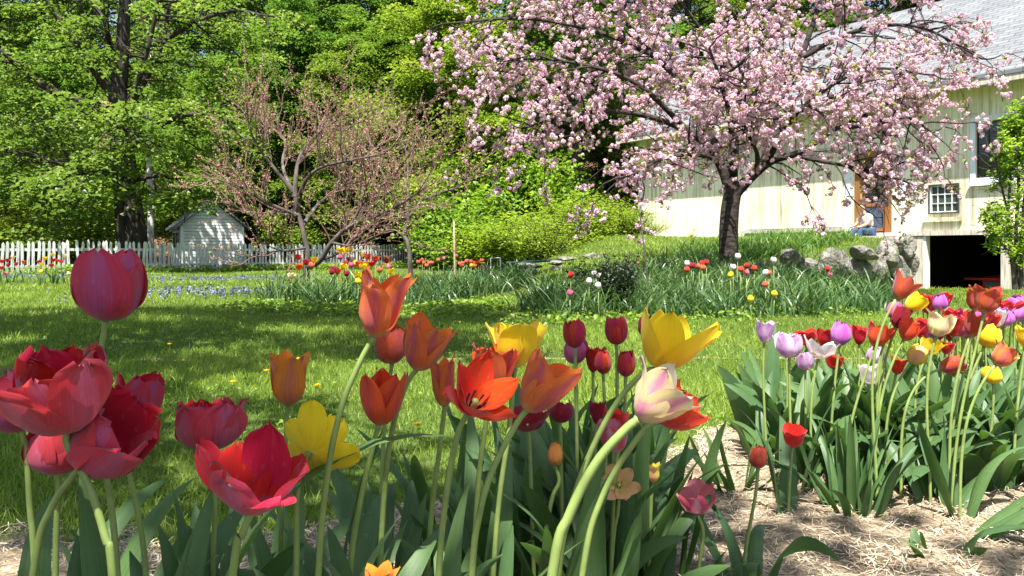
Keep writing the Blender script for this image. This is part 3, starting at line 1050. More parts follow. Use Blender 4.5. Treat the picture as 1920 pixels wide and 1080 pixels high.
tulip("ragged dark red tulip between the red egg tulips", (1112, 698), (1114, 650), 40, 1.9, 'goblet', 'red', way=[(1112, 800)], seed=123, ruffle=.06, **mid)
tulip("smaller egg-shaped red tulip, lower left one of the egg shapes", (1131, 701), (1131, 657), 33, 1.85, 'egg', 'egg_red', way=[(1134, 770), (1136, 850)], seed=124, **mid)
tulip("egg-shaped red tulip, lower right one of the red egg tulips", (1173, 706), (1174, 657), 37, 1.75, 'egg', 'egg_red', way=[(1171, 790), (1168, 860)], seed=125, **mid)
tulip("dark maroon tulip opened wide beneath the salmon-orange one", (990, 806), (988, 772), 82, 1.5, 'open', 'maroon', way=[(994, 860)], seed=129, stamens=True, lean=.3, **mid)
tulip("dark red tulip right beneath the salmon-orange one", (1050, 792), (1054, 752), 46, 1.55, 'egg', 'maroon', way=[(1052, 860)], seed=130, **mid)
tulip("ruffled dark red tulip left of the two-toned pink one", (1118, 795), (1122, 752), 32, 1.6, 'goblet', 'maroon', way=[(1116, 860)], seed=131, ruffle=.06, **mid)
tulip("deep red tulip just above the two-toned pink one", (1150, 818), (1156, 770), 52, 1.6, 'goblet', 'red', way=[(1150, 880)], seed=132, ruffle=.05, **mid)
tulip("two-toned pink and white ruffled tulip behind the pale thick stem", (1158, 848), (1148, 790), 66, 1.5, 'goblet', 'parrot', way=[(1152, 910)], seed=133, ruffle=.07, **mid)
tulip("closed orange bud tulip among the dark middle leaves", (1041, 874), (1042, 829), 30, 1.5, 'bud', 'bud_orange', way=[(1048, 905), (1030, 960)], seed=134, **mid)
tulip("peach parrot tulip with yellow throat, mouth towards the viewer", (1160, 912), (1160, 892), 76, 1.5, 'flat', 'peach_parrot', lean=1.8, Lpx=32, way=[(1158, 960), (1150, 1010)], seed=135, ruffle=.09, stamens=True, **mid)
tulip("small orange-yellow tulip right of the peach parrot one", (1224, 904), (1225, 868), 34, 1.6, 'lily', 'yellow_flame', 'point', way=[(1220, 960)], seed=136, **mid)
tulip("pink parrot tulip nodding low over the bare straw", (1306, 962), (1302, 908), 78, 1.55, 'open', 'parrot', lean=.3, way=[(1318, 1000), (1308, 1085)], seed=137, ruffle=.1, **dict(mid, nleaf=2, leaf_l=(.14, .22), leaf_w=(.02, .03)))
tulip("orange-red bud tulip alone on its stem in the bare straw", (1421, 878), (1422, 836), 35, 1.7, 'bud', 'brick', ground=(1392, 0), seed=138, **dict(mid, nleaf=2, leaf_l=(.2, .3), leaf_w=(.02, .035)))
tulip("lone small red tulip low before the right bed, above the orange-red bud", (1486, 838), (1486, 799), 50, 2.1, 'goblet', 'red', ground=(1478, 0), seed=139, lean=.25, **dict(mid, nleaf=2))
tulip("purple-red tulip peeping out left of the largest yellow bloom", (1208, 630), (1207, 592), 26, 1.7, 'egg', 'maroon', way=[(1206, 760)], seed=140, **mid)


# flowerless leaf clumps between the tulips
def leaf_clump(name, label, x, y, n, ll, lw, seed, group=None, el=(70, 88), dr=(10, 60), az=None, fold=(.25, .6)):
    rng = np.random.default_rng(seed)
    G = np.array((x, y, tz(x, y) + .02))
    root = thing(name, label, "plant", G, group=group)
    for k in range(n):
        a = R(rng.uniform(*(az or (0, 360))))
        add_leaf(root, G, rng, base=G + np.array((math.cos(a), math.sin(a), 0)) * rng.uniform(.005, .05), az=a, length=rng.uniform(*ll), width=rng.uniform(*lw), elev=rng.uniform(*el),
                 droop=rng.uniform(*dr), fold=rng.uniform(*fold))
    return root


lab_c = "flowerless clump of broad dark tulip leaves in the middle of the straw bed"
for k, (px, Y_) in enumerate([(880, 1.55), (930, 1.75), (985, 1.62), (1040, 1.85), (1075, 1.6), (1120, 1.75), (1165, 1.62), (1210, 1.9), (1235, 1.7), (960, 2.0), (1090, 2.1), (1150, 2.05), (1000, 1.4), (1100, 1.38), (840, 1.7)]):
    leaf_clump("tulip_foliage", lab_c, (px - 960) / F * Y_, Y_, 6, (.26, .42), (.03, .06), 200 + k, "flowerless tulip leaves in the middle")
lab_l = "flowerless clump of broad tulip leaves at the bottom left, under the red tulips"
for k, (px, Y_) in enumerate([(150, 1.15), (260, 1.2), (420, 1.18), (500, 1.15), (610, 1.25), (330, 1.3), (700, 1.35), (760, 1.45), (60, 1.2)]):
    leaf_clump("tulip_foliage", lab_l, (px - 960) / F * Y_, Y_, 3, (.26, .42), (.03, .055), 230 + k, "flowerless tulip leaves at the bottom left", az=(0, 180), dr=(20, 120), el=(60, 88))
leaf_clump("iris_clump", "fan of upright sword leaves standing in straw at the right, below the lilac tulips", .86, 2.16, 34, (.14, .29), (.018, .032), 250, el=(52, 90), dr=(0, 40), fold=(.5, .8))
leaf_clump("iris_clump", "small clump of sword leaves left of the large sword-leaf fan", .62, 2.35, 11, (.14, .24), (.02, .032), 251, el=(50, 85), dr=(5, 40))
leaf_clump("seedling", "small leafy seedling in straw at the bottom right corner", .93, 1.87, 5, (.06, .1), (.025, .035), 252, el=(40, 75), dr=(10, 50))
leaf_clump("weed", "little bright green weed in the bottom left corner", -.74, 1.28, 6, (.05, .09), (.03, .05), 253, el=(20, 60), dr=(10, 60))
leaf_clump("tulip_foliage", "pair of broad tulip leaves lying flat on the straw at the right edge", 1.02, 2.0, 4, (.24, .34), (.05, .07), 254, el=(30, 45), dr=(30, 50), az=(-50, 40))
leaf_clump("tulip_foliage", "arching tulip leaves curling over the straw under the orange-red bud", .47, 1.66, 5, (.18, .3), (.025, .045), 255, el=(60, 85), dr=(80, 130))
o = leaf_clump('tulip_foliage', 'long dark tulip leaf arching over to the right beside the gaping pink-red tulip', -.45, 1.0, 1, (.66, .68), (.06, .062), 256, el=(86, 88), dr=(112, 116), az=(4, 8))
lab_r = "flowerless clump of broad blue-green tulip leaves under the right-hand tulips"
for k, (px, Y_) in enumerate([(1440, 2.75), (1490, 2.9), (1540, 2.6), (1580, 2.85), (1630, 2.65), (1680, 2.5), (1700, 2.9), (1750, 2.55), (1790, 2.85), (1830, 2.5), (1880, 2.7), (1900, 2.4), (1620, 3.1), (1460, 3.1), (1850, 3.1), (1740, 3.2), (1560, 3.3)]):
    leaf_clump("tulip_foliage", lab_r, (px - 960) / F * Y_, Y_, 9, (.22, .36), (.045, .075), 260 + k, "flowerless tulip leaves at the right", dr=(25, 105), el=(58, 88))

for k, (px, Y_) in enumerate([(1650, 2.35), (1720, 2.3), (1790, 2.35), (1850, 2.3), (1895, 2.45), (1700, 2.6), (1760, 2.7), (1830, 2.65), (1610, 2.5), (1520, 2.45), (1465, 2.5)]):
    leaf_clump("tulip_foliage", "flowerless clump of very broad drooping leaves at the front of the right-hand bed", (px - 960) / F * Y_, Y_, 5, (.24, .36), (.055, .085), 280 + k, "broad drooping leaves at the right", dr=(50, 125), el=(55, 85), fold=(.1, .35))
rr = random.Random(77)
for k in range(16):
    Y_ = rr.uniform(2.5, 3.3)
    px = 1440 + 500 * (k + rr.random()) / 16
    leaf_clump("tulip_foliage", lab_r, (px - 960) / F * Y_, Y_, 6, (.28, .42), (.045, .07), 860 + k, "flowerless tulip leaves at the right", dr=(20, 70), el=(68, 88))
RG = "tulips in the right-hand bed"


def rt(label, base, tip, width, Y, prof, col, gx, shape='round', **kw):
    kw.setdefault('nleaf', 2)
    tulip(label, base, tip, width, Y, prof, col, shape, ground=(gx, 0), group=RG, leaf_l=(.2, .32), leaf_w=(.03, .055), seed=300 + int(base[0] * 7 + base[1]) % 997, res=(7, 11), **kw)


rt("pale lilac tulip standing apart at the left end of the right bed", (1433, 643), (1436, 600), 42, 2.5, 'goblet', 'lilac', 1438)
rt("white tulip with pink flush between the two pale lilac ones", (1472, 660), (1468, 624), 40, 2.7, 'goblet', 'white', 1474)
rt("large lilac cup tulip in front of the white ones", (1480, 671), (1480, 624), 52, 2.3, 'cup', 'lilac', 1484)
rt("white tulip with one petal pointing right, widest white bloom", (1534, 673), (1543, 636), 66, 2.35, 'open', 'white', 1522, 'point')
rt("lilac tulip hanging lowest of the lilacs, under the white bloom", (1510, 694), (1510, 660), 38, 2.5, 'cup', 'lilac', 1512)
rt("deep purple tulip right of the white bloom", (1574, 648), (1580, 602), 38, 2.4, 'egg', 'purple', 1556)
rt("red tulip behind and above the white bloom", (1545, 650), (1545, 615), 40, 3.0, 'goblet', 'red', 1545)
rt("red tulip behind the large lilac cup", (1512, 648), (1510, 618), 44, 3.1, 'goblet', 'red', 1512)
rt("small red tulip low under the deep purple one", (1563, 692), (1565, 666), 40, 2.7, 'goblet', 'red', 1560)
rt("red tulip just right of the deep purple one", (1611, 647), (1611, 609), 34, 2.7, 'goblet', 'red', 1608)
rt("orange-red tulip with spread petals right of the small red one", (1640, 650), (1655, 604), 52, 2.3, 'goblet', 'scarlet', 1580, 'point')
rt("lilac tulip half hidden behind the crossing stems", (1641, 682), (1642, 648), 34, 2.6, 'egg', 'lilac', 1640)
rt("white and pink tulip sunk among leaves below the lilac one", (1630, 722), (1632, 684), 46, 2.55, 'goblet', 'white', 1622)
rt("scarlet goblet tulip low in the middle of the right bed", (1680, 702), (1688, 668), 34, 2.4, 'lily', 'scarlet', 1660, 'point')
rt("brick-orange tulip nodding at the top of a long stem, left of the barn opening", (1680, 561), (1706, 520), 50, 2.2, 'goblet', 'brick', 1645, 'point')
rt("sunlit yellow tulip right behind the topmost brick-orange one", (1700, 582), (1728, 556), 44, 2.3, 'goblet', 'yellow', 1655)
rt("magenta tulip under the topmost brick-orange one", (1672, 598), (1684, 566), 30, 2.5, 'egg', 'magenta', 1650)
rt("dark wine-red tulip below the magenta one", (1680, 615), (1696, 576), 34, 2.3, 'cup', 'maroon', 1645)
rt("red-orange tulip below the dark wine-red one", (1694, 638), (1716, 598), 48, 2.25, 'goblet', 'scarlet', 1640, 'point')
rt("cream tulip with flared petal tips in the middle of the right bed", (1755, 630), (1768, 586), 54, 2.2, 'lily', 'cream', 1745, 'point')
rt("yellow tulip with pink flame tipped left below the cream one", (1708, 680), (1732, 650), 38, 2.3, 'egg', 'yellow_flame', 1660)
rt("clear yellow tulip behind the yellow and pink one", (1738, 665), (1752, 636), 46, 2.5, 'goblet', 'yellow', 1720)
rt("brick-orange tulip lying over to the right, low in the right bed", (1762, 692), (1806, 676), 44, 2.25, 'goblet', 'brick', 1690, 'point')
rt("tall brick-orange tulip with jagged crown before the barn opening", (1845, 588), (1858, 532), 62, 2.15, 'lily', 'brick', 1785, 'point')
rt("brick-orange tulip half behind the tall jagged one", (1826, 582), (1830, 540), 36, 2.3, 'lily', 'brick', 1775, 'point')
rt("orange tulip under the tall jagged one", (1818, 632), (1836, 586), 46, 2.2, 'goblet', 'brick', 1780, 'point')
rt("yellow tulip with green flush below the orange ones", (1846, 650), (1866, 612), 46, 2.3, 'egg', 'yellow', 1790)
rt("orange tulip tipped right at the right edge of the picture", (1866, 684), (1894, 650), 52, 2.1, 'lily', 'orange', 1800, 'point')
rt("hanging yellow tulip lowest at the right edge", (1862, 720), (1860, 686), 36, 2.4, 'egg', 'yellow', 1850)
rt("yellow tulip cut by the right edge of the picture", (1922, 650), (1928, 610), 44, 2.3, 'goblet', 'yellow', 1900)
rt("red tulip with orange rim under the clear yellow one", (1772, 664), (1776, 640), 34, 2.9, 'open', 'red', 1770)

BG = {'red': ("red tulip packed in the far row before the barn opening", 'red'), 'purple': ("pinkish purple tulip packed in the far row before the barn opening", 'purple'),
      'magenta': ("hot pink tulip packed in the far row before the barn opening", 'magenta'), 'white': ("white and pink tulip packed in the far row before the barn opening", 'white')}
rng = np.random.default_rng(64)
seq = ['red', 'red', 'red', 'purple', 'red', 'magenta', 'red', 'purple', 'red', 'red', 'purple', 'red', 'red', 'magenta', 'purple', 'red', 'purple', 'red', 'white', 'red', 'red', 'purple', 'red',
       'magenta', 'red', 'purple', 'red', 'white', 'red', 'purple', 'red', 'red']
for k, c in enumerate(seq + seq[::-1][:24]):
    px = 1722 + (k * 61) % 236 + rng.uniform(-5, 5)
    py = 634 - 17 * (k % 4) + rng.uniform(-6, 6)
    Y_ = 3.35 + .28 * (k % 4) + rng.uniform(-.1, .1)
    h = rng.uniform(33, 40) * 3.5 / Y_ * 1.0
    lab, col = BG[c]
    tulip(lab, (px, py), (px + rng.uniform(-5, 5), py - h), h * rng.uniform(.9, 1.2), Y_, 'egg' if c in ('purple', 'magenta') else 'goblet', col, ground=(px + rng.uniform(-6, 6), 0), group="far row of mixed tulips at the right",
          nleaf=2, leaf_l=(.2, .32), leaf_w=(.03, .05), seed=600 + k, res=(5, 8), lean=.1)

# ------------------------------------------------------------------ far tulips: one prototype per colour, copied with its parts
PROTO = {}


def far_proto(col, prof):
    key = (col, prof)
    if key not in PROTO:
        rng = np.random.default_rng(900 + len(PROTO))
        pl, _ = head_petals(prof, 'round', rng, 6, .03, res=(5, 7))
        pl = fit_head(pl, .065, .06 if prof == 'egg' else .085)
        g = Geo()
        for p in pl:
            g.add(p[0] + np.array((0, 0, .40)), p[1], uv=p[2])
        bl = g.mesh("bloom", PM[col])
        g = Geo()
        tube(g, [(0.01, 0, 0), (.005, 0, .2), (0, 0, .405)], .004, 5)
        stm = g.mesh("stem", M['tulip_stem'])
        lfs = []
        for k in range(2):
            g = Geo()
            pts, Q, uv = tulip_leaf((0, 0, 0), rng.random() * 6.28, rng.uniform(.22, .3), .045, 80, rng.uniform(20, 60), rng, 9, 5)
            g.add(pts, Q, uv=uv)
            lfs.append(g.mesh("leaf", M['tulip_leaf']))
        PROTO[key] = (bl, stm, lfs)
    return PROTO[key]


def far_tulip(px, py, Y_, col, prof, label, group, big=1.0, seed=0):
    q = P(px, py, Y_)
    z0 = tz(q[0], q[1])
    hz = max(.18, q[2] - z0)
    bl, stm, lfs = far_proto(col, prof)
    s = hz / .43
    root = thing("tulip", label, "tulip", (q[0], q[1], z0), (seed * 2.4) % 6.28, group)
    sb = big / 1.0
    b = link("bloom", bl, root)
    b.scale = (sb, sb, sb)
    b.location = (0, 0, .40 * s - .40 * sb)
    c = link("stem", stm, root)
    c.scale = (1, 1, s)
    for l in lfs:
        l_ = link("leaf", l, root)
        l_.scale = (min(s, 1.2),) * 3
    return root


k = 0
WORD = {'red': 'red', 'yellow': 'yellow', 'white': 'white', 'orange': 'orange', 'scarlet': 'orange-red', 'maroon': 'dark red', 'magenta': 'magenta', 'cream': 'cream', 'parrot': 'pink'}
def far_bed(items, where, grp, big):
    global k
    cnt = {}
    for it in items:
        cnt[it[3]] = cnt.get(it[3], 0) + 1
    for (px, py, Y_, col, prof) in items:
        k += 1
        far_tulip(px, py, Y_, col, prof, f"{'small' if cnt[col] > 1 else 'single'} {WORD[col]} tulip {where}", grp, big, k)


far_bed([(4, 491, 19, 'scarlet', 'goblet'), (14, 489, 19.2, 'red', 'goblet'), (24, 484, 19, 'cream', 'goblet'), (15, 498, 18.7, 'maroon', 'egg'), (30, 496, 19, 'scarlet', 'goblet'), (45, 493, 19, 'scarlet', 'goblet'),
         (84, 485, 18.6, 'yellow', 'goblet'), (78, 497, 18.3, 'yellow', 'goblet'), (99, 478, 18.8, 'yellow', 'goblet'), (73, 492, 19, 'red', 'goblet'), (100, 488, 18.6, 'red', 'goblet'), (107, 489, 18.6, 'red', 'goblet'),
         (115, 491, 18.7, 'scarlet', 'goblet'), (97, 499, 18.4, 'scarlet', 'goblet'), (121, 480, 19, 'cream', 'goblet'), (77, 511, 18, 'yellow', 'egg'), (10, 516, 18, 'parrot', 'goblet'), (129, 515, 18, 'cream', 'egg'), (3, 504, 18.5, 'scarlet', 'goblet')],
        "in the bed against the left end of the picket fence", "tulips along the picket fence", 1.35)
far_bed([(558, 482, 11.2, 'scarlet', 'goblet'), (574, 492, 11.0, 'red', 'goblet'), (561, 502, 10.9, 'scarlet', 'goblet'), (585, 498, 11.0, 'orange', 'egg'), (589, 487, 11.3, 'yellow', 'goblet'),
         (638, 468, 11.4, 'yellow', 'goblet'), (648, 469, 11.4, 'yellow', 'goblet'), (656, 466, 11.5, 'cream', 'goblet'), (679, 476, 11.4, 'cream', 'goblet'), (638, 481, 11.4, 'magenta', 'egg'), (652, 487, 11.6, 'magenta', 'egg'),
         (660, 487, 11.6, 'cream', 'egg'), (648, 494, 11.3, 'maroon', 'egg'), (659, 497, 11.2, 'magenta', 'egg'), (666, 494, 11.3, 'yellow', 'egg'), (645, 501, 11, 'yellow', 'goblet'), (680, 501, 11, 'yellow', 'goblet'),
         (688, 495, 11.2, 'yellow', 'goblet'), (673, 496, 11.2, 'scarlet', 'goblet'), (689, 481, 11.3, 'scarlet', 'goblet'), (697, 495, 11.2, 'red', 'goblet'), (704, 486, 11.2, 'scarlet', 'goblet'), (725, 488, 11.5, 'red', 'goblet'),
         (729, 500, 11.2, 'parrot', 'egg'), (712, 507, 11, 'orange', 'egg'), (732, 510, 10.8, 'yellow', 'goblet'), (625, 504, 11, 'parrot', 'goblet'), (633, 510, 10.8, 'red', 'goblet'), (622, 511, 10.9, 'maroon', 'egg'),
         (650, 514, 10.8, 'maroon', 'egg'), (671, 518, 10.6, 'yellow', 'goblet'), (672, 530, 10.5, 'yellow', 'egg'), (547, 520, 10.6, 'cream', 'goblet')],
        "in the middle bed round the nearer peach trunk", "tulips round the nearer peach tree", 1.3)
far_bed([(784, 491, 15, 'orange', 'egg'), (792, 488, 15.2, 'scarlet', 'egg'), (795, 493, 15, 'orange', 'egg'), (805, 493, 15, 'orange', 'egg'), (810, 493, 15.2, 'orange', 'egg'), (822, 487, 15.4, 'orange', 'egg'), (832, 484, 15.4, 'parrot', 'egg'),
         (855, 480, 15.4, 'orange', 'egg'), (862, 495, 15, 'orange', 'egg'), (868, 494, 15, 'orange', 'egg'), (875, 490, 15.2, 'orange', 'egg'), (883, 491, 15.2, 'scarlet', 'egg'), (891, 494, 15, 'scarlet', 'egg'), (897, 493, 15, 'scarlet', 'egg'),
         (904, 489, 15.2, 'orange', 'egg'), (906, 504, 14.6, 'magenta', 'egg'), (866, 499, 14.8, 'orange', 'egg'), (890, 500, 14.8, 'orange', 'egg'), (800, 498, 14.8, 'orange', 'egg'), (884, 499, 14.8, 'yellow', 'egg')],
        "in the back bed beside the wooden stake", "tulips beside the wooden stake", 1.2)
far_bed([(1070, 516, 9.3, 'red', 'egg'), (1069, 552, 8.8, 'magenta', 'egg'), (1114, 514, 9.4, 'white', 'egg'), (1124, 518, 9.3, 'white', 'egg'), (1105, 528, 9.1, 'white', 'egg'), (1122, 537, 8.9, 'white', 'egg')],
        "left of the dark bush in the cherry bed", "tulips left of the dark bush", 1.12)
far_bed([(1288, 494, 10.2, 'white', 'egg'), (1300, 499, 10.1, 'maroon', 'egg'), (1296, 498, 10.2, 'red', 'egg'), (1288, 506, 10, 'scarlet', 'egg'), (1311, 500, 10.1, 'orange', 'egg'), (1316, 494, 10.2, 'red', 'egg'), (1325, 492, 10.2, 'red', 'egg'),
         (1318, 503, 10, 'orange', 'egg')], "left of the cherry trunk", "tulips left of the cherry trunk", 1.1)
far_bed([(1383, 479, 9.6, 'white', 'egg'), (1375, 501, 9.4, 'white', 'egg'), (1370, 516, 9.2, 'yellow', 'egg'), (1389, 505, 9.5, 'scarlet', 'egg'), (1400, 498, 9.4, 'red', 'egg'), (1414, 503, 9.5, 'scarlet', 'egg'), (1400, 511, 9.2, 'parrot', 'egg'),
         (1435, 512, 9.2, 'white', 'egg'), (1442, 512, 9.3, 'orange', 'egg'), (1451, 487, 9.5, 'white', 'egg'), (1435, 535, 9, 'orange', 'egg'), (1452, 554, 8.8, 'yellow', 'egg'), (1407, 582, 8.6, 'yellow', 'egg'),
         (1552, 505, 11, 'red', 'egg'), (1556, 518, 11, 'magenta', 'egg')], "right of the cherry trunk", "tulips right of the cherry trunk", 1.12)

# dandelions
g = Geo()
rng = np.random.default_rng(12)
leaves(g, np.array((0, 0, .06)) + rand_unit(rng, 40) * np.array((.008, .008, .003)), norm(np.array((0, 0, 1.)) + rand_unit(rng, 40) * .5), rand_unit(rng, 40), .02, .008, rng)
dand_b = g.mesh("bloom", leaf_mat("dandelion", (.7, .45, .01), (.8, .55, .01), (.85, .65, .02), .3, boost=(1, 1, .8)))
g = Geo()
tube(g, [(0, 0, 0), (0.003, 0, .06)], .0018, 5)
dand_s = g.mesh("stem", M['tulip_stem'])
for (px, py) in [(437, 738), (782, 825), (441, 627), (212, 651), (155, 610), (135, 606), (260, 605), (420, 610), (640, 650), (712, 795), (600, 632), (330, 695), (318, 658), (500, 715), (560, 690), (595, 745), (1100, 575), (342, 530), (460, 549), (476, 548), (690, 640), (820, 622)]:
    Y_ = CH * F / (py - HZ)
    X_ = (px - 960) / F * Y_
    o = thing("dandelion", "small yellow dandelion flower in the lawn grass", "dandelion", (X_, Y_, tz(X_, Y_)), group="dandelions in the lawn")
    link("bloom", dand_b, o)
    link("stem", dand_s, o)

# ------------------------------------------------------------------ picket fence
fa, fb = np.array((-15.9, 24.1)), np.array((-3.6, 38.2))
fl = np.linalg.norm(fb - fa)
fd = (fb - fa) / fl
fyaw = math.atan2(fd[1], fd[0])
fence = thing("picket_fence", "long white picket fence at the far side of the lawn", "fence", (fa[0], fa[1], tz(*fa)), fyaw)
def fence_paint():
    m, t, out = nmat("weathered_white_paint")
    oi = t.nodes.new("ShaderNodeObjectInfo")
    n = noise(t, 9, 6, stretch=(3, 3, .35))
    c = ramp(t, n, [(.38, (.30, .29, .26)), (.5, (.62, .63, .61)), (.7, (.72, .73, .72))])
    c = mixc(t, 1.0, c, ramp(t, oi.outputs["Random"], [(0, (.74, .75, .74)), (1, (1.05, 1.05, 1.05))]), 'MULTIPLY')
    surf(t, out, c, .75, .15)
    return m


M['fence_paint'] = fence_paint()
pitch = fl / 128
pk = []
for v in range(4):
    rv = random.Random(v)
    g = Geo()
    h, wd, tk = 1.02 + rv.uniform(-.02, .02), .075, .02
    prof = [(-wd / 2, .05), (wd / 2, .05), (wd / 2, h - .07), (wd * .30, h - .03), (0, h), (-wd * .30, h - .03), (-wd / 2, h - .07)]
    n = len(prof)
    V = [(x, -tk / 2, z) for x, z in prof] + [(x, tk / 2, z) for x, z in prof]
    g.add(V, [np.array([(0, 1, 2, 6), (2, 3, 5, 6), (n + 1, n, n + 6, n + 2), (n + 3, n + 2, n + 6, n + 5)] + [(i, (i + n), (i + 1) % n + n, (i + 1) % n) for i in range(n)]),
              np.array([(3, 4, 5), (n + 4, n + 3, n + 5)])])
    pk.append(g.mesh("picket", M['fence_paint'], False))
rng = np.random.default_rng(3)
rest = Geo()
for k in range(129):
    if k in (5, 23):
        continue
    x = k * pitch
    wp = fa + fd * x
    z = tz(*wp) - tz(*fa) + rng.normal() * .012
    if k < 102:
        o = link("picket", pk[k % 4], fence)
        o.location = (x, -.03, z)
        o.rotation_euler = (rng.normal() * .015, rng.normal() * .03, 0)
        if k == 4 or k == 5:
            o.location.z -= .25
    else:
        box(rest, x - .037, x + .037, -.04, -.02, z + .05, z + .98)
tag(rest.obj("pickets_beyond", M['fence_paint'], fence, False), kind='stuff')
for zz in (.28, .78):
    for k in range(6):
        a, b = fl / 6 * k, fl / 6 * (k + 1) - .01
        g = Geo()
        box(g, a, b, -.015, .03, zz - .04 + .01 * (k % 2), zz + .04 + .01 * (k % 2))
        g.obj("rail", M['fence_paint'], fence, False)
for k in range(7):
    g = Geo()
    box(g, fl / 6 * k - .05, fl / 6 * k + .05, .034, .12, 0, 1.0)
    g.obj("fence_post", M['fence_paint'], fence, False)

# ------------------------------------------------------------------ barn
B0 = np.array((4.74, 32.0))
BWX, BWY = 0.552, -0.834


def bs(px):
    r = (px - 960) / F
    return (r * 32 - 4.74) / (.552 + .834 * r)


def bz(px, py):
    return CH + (HZ - py) / F * (32 - .834 * bs(px))


barn = thing("barn", "old cream-painted barn with grey shingled roof and a dark cellar opening", "barn", (B0[0], B0[1], 0), math.atan2(BWY, BWX))


def paint_mat(name, base, stain, groove=0.19):
    m, t, out = nmat(name)
    tc = t.nodes.new("ShaderNodeTexCoord").outputs["Object"]
    n1 = noise(t, 1.0, 6, vec=tc, stretch=(9, 9, 0.45), rough=.65)
    n2 = noise(t, 0.7, 4, vec=tc)
    n3 = noise(t, 26, 3, vec=tc, stretch=(1, 1, .2))
    add = node(t, "ShaderNodeMath", operation='MULTIPLY_ADD', i_1=0.6)
    t.links.new(n2, add.inputs[0])
    t.links.new(n1, add.inputs[2])
    s_ = ramp(t, add.outputs[0], [(0.76, (0, 0, 0)), (0.98, (0.85, 0.85, 0.85))])
    c = mixc(t, s_, base, stain)
    sp = t.nodes.new("ShaderNodeSeparateXYZ")
    t.links.new(tc, sp.inputs[0])
    md = node(t, "ShaderNodeMath", operation='PINGPONG', i_1=groove / 2)
    t.links.new(sp.outputs[0], md.inputs[0])
    gr = ramp(t, md.outputs[0], [(0.0, (0, 0, 0)), (0.012, (1, 1, 1))])
    c = mixc(t, gr, tuple(x * .72 for x in base), c)
    surf(t, out, c, 0.8, 0.15, bump=gr, bstr=0.3, bdist=0.008)
    return m


M['barn_wall'] = paint_mat("barn_wall_paint", (0.84, 0.775, 0.57), (0.30, 0.24, 0.15))
M['barn_door'] = paint_mat("barn_door_paint", (0.78, 0.715, 0.525), (0.24, 0.195, 0.13), 0.16)
M['trim'] = plain_mat("trim_white_paint", (0.70, 0.73, 0.76), 0.6, 0.1, 3)
M['old_board'] = bark_mat("old_board", (0.30, 0.25, 0.19), (0.68, 0.64, 0.56), 5, stretch=(5, 5, .4), bd=.004)
M['orange_wood'] = bark_mat("orange_wood", (0.20, 0.085, 0.028), (0.34, 0.15, 0.045), 4, rough=.5, stretch=(8, 8, .5), bd=.002)
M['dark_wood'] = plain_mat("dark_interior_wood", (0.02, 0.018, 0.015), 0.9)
M['glass'] = plain_mat("window_glass", (0.012, 0.015, 0.016), 0.06, 0.3, 2, 0.6)
M['glass_green'] = plain_mat("old_green_glass", (0.05, 0.065, 0.055), 0.12, 0.6, 1.6, 0.5)
M['muntin_dark'] = plain_mat("muntin_dark", (0.05, 0.055, 0.06), 0.6)
M['muntin'] = plain_mat("muntin_grey", (0.55, 0.58, 0.60), 0.6)
M['blue_grey'] = plain_mat("blue_grey_paint", (0.06, 0.08, 0.12), 0.5)
M['concrete'] = plain_mat("concrete", (0.46, 0.43, 0.38), 0.9, 0.25, 6, 0.2, 0.3)


def shingle_mat():
    m, t, out = nmat("roof_shingles")
    tc = t.nodes.new("ShaderNodeTexCoord").outputs["Object"]
    mp = t.nodes.new("ShaderNodeMapping")
    mp.inputs["Scale"].default_value = (1, 1.22, 1)
    t.links.new(tc, mp.inputs[0])
    bt = t.nodes.new("ShaderNodeTexBrick")
    t.links.new(mp.outputs[0], bt.inputs[0])
    bt.inputs["Color1"].default_value = (.15, .158, .168, 1)
    bt.inputs["Color2"].default_value = (.205, .213, .222, 1)
    bt.inputs["Mortar"].default_value = (.06, .062, .066, 1)
    bt.inputs["Scale"].default_value = 1
    bt.inputs["Mortar Size"].default_value = 0.012
    bt.inputs["Brick Width"].default_value = 0.42
    bt.inputs["Row Height"].default_value = 0.17
    n = noise(t, 1.3, 6, vec=tc)
    v = ramp(t, n, [(.3, (.75, .76, .77)), (.7, (1.05, 1.05, 1.05))])
    c = mixc(t, 1.0, bt.outputs[0], v, 'MULTIPLY')
    surf(t, out, c, .85, .2, bump=bt.outputs["Fac"], bstr=-.6, bdist=.02)
    return m


M['shingle'] = shingle_mat()
BL, BD, EZ, RZ = 19.0, 9.0, 5.45, 8.55
openings = {
    'tall': (bs(1830), bs(1898), bz(1860, 332), bz(1860, 226)),
    'small': (bs(1744), bs(1797), bz(1770, 398), bz(1770, 347)),
    'door': (bs(1613), bs(1663), 1.22, 3.35),
    'cellar': (bs(1738), bs(1878), -1.3, bz(1800, 441)),
}
xs = sorted({0, BL, *[v for o in openings.values() for v in o[:2]]})
zs = sorted({-1.4, EZ, *[v for o in openings.values() for v in o[2:]]})
g = Geo()
for xa, xb in zip(xs[:-1], xs[1:]):
    for za, zb in zip(zs[:-1], zs[1:]):
        cx, cz = (xa + xb) / 2, (za + zb) / 2
        if any(o[0] < cx < o[1] and o[2] < cz < o[3] for o in openings.values()):
            continue
        g.add([(xa, 0, za), (xb, 0, za), (xb, 0, zb), (xa, 0, zb)], np.array([(0, 1, 2, 3)]))
for o in openings.values():
    a, b, c, d = o
    D_ = .14
    for q in ([(a, 0, c), (a, 0, d), (a, D_, d), (a, D_, c)], [(b, 0, c), (b, D_, c), (b, D_, d), (b, 0, d)], [(a, 0, d), (b, 0, d), (b, D_, d), (a, D_, d)], [(a, 0, c), (a, D_, c), (b, D_, c), (b, 0, c)]):
        g.add(q, np.array([(0, 1, 2, 3)]))
g.obj("wall", M['barn_wall'], barn, False)
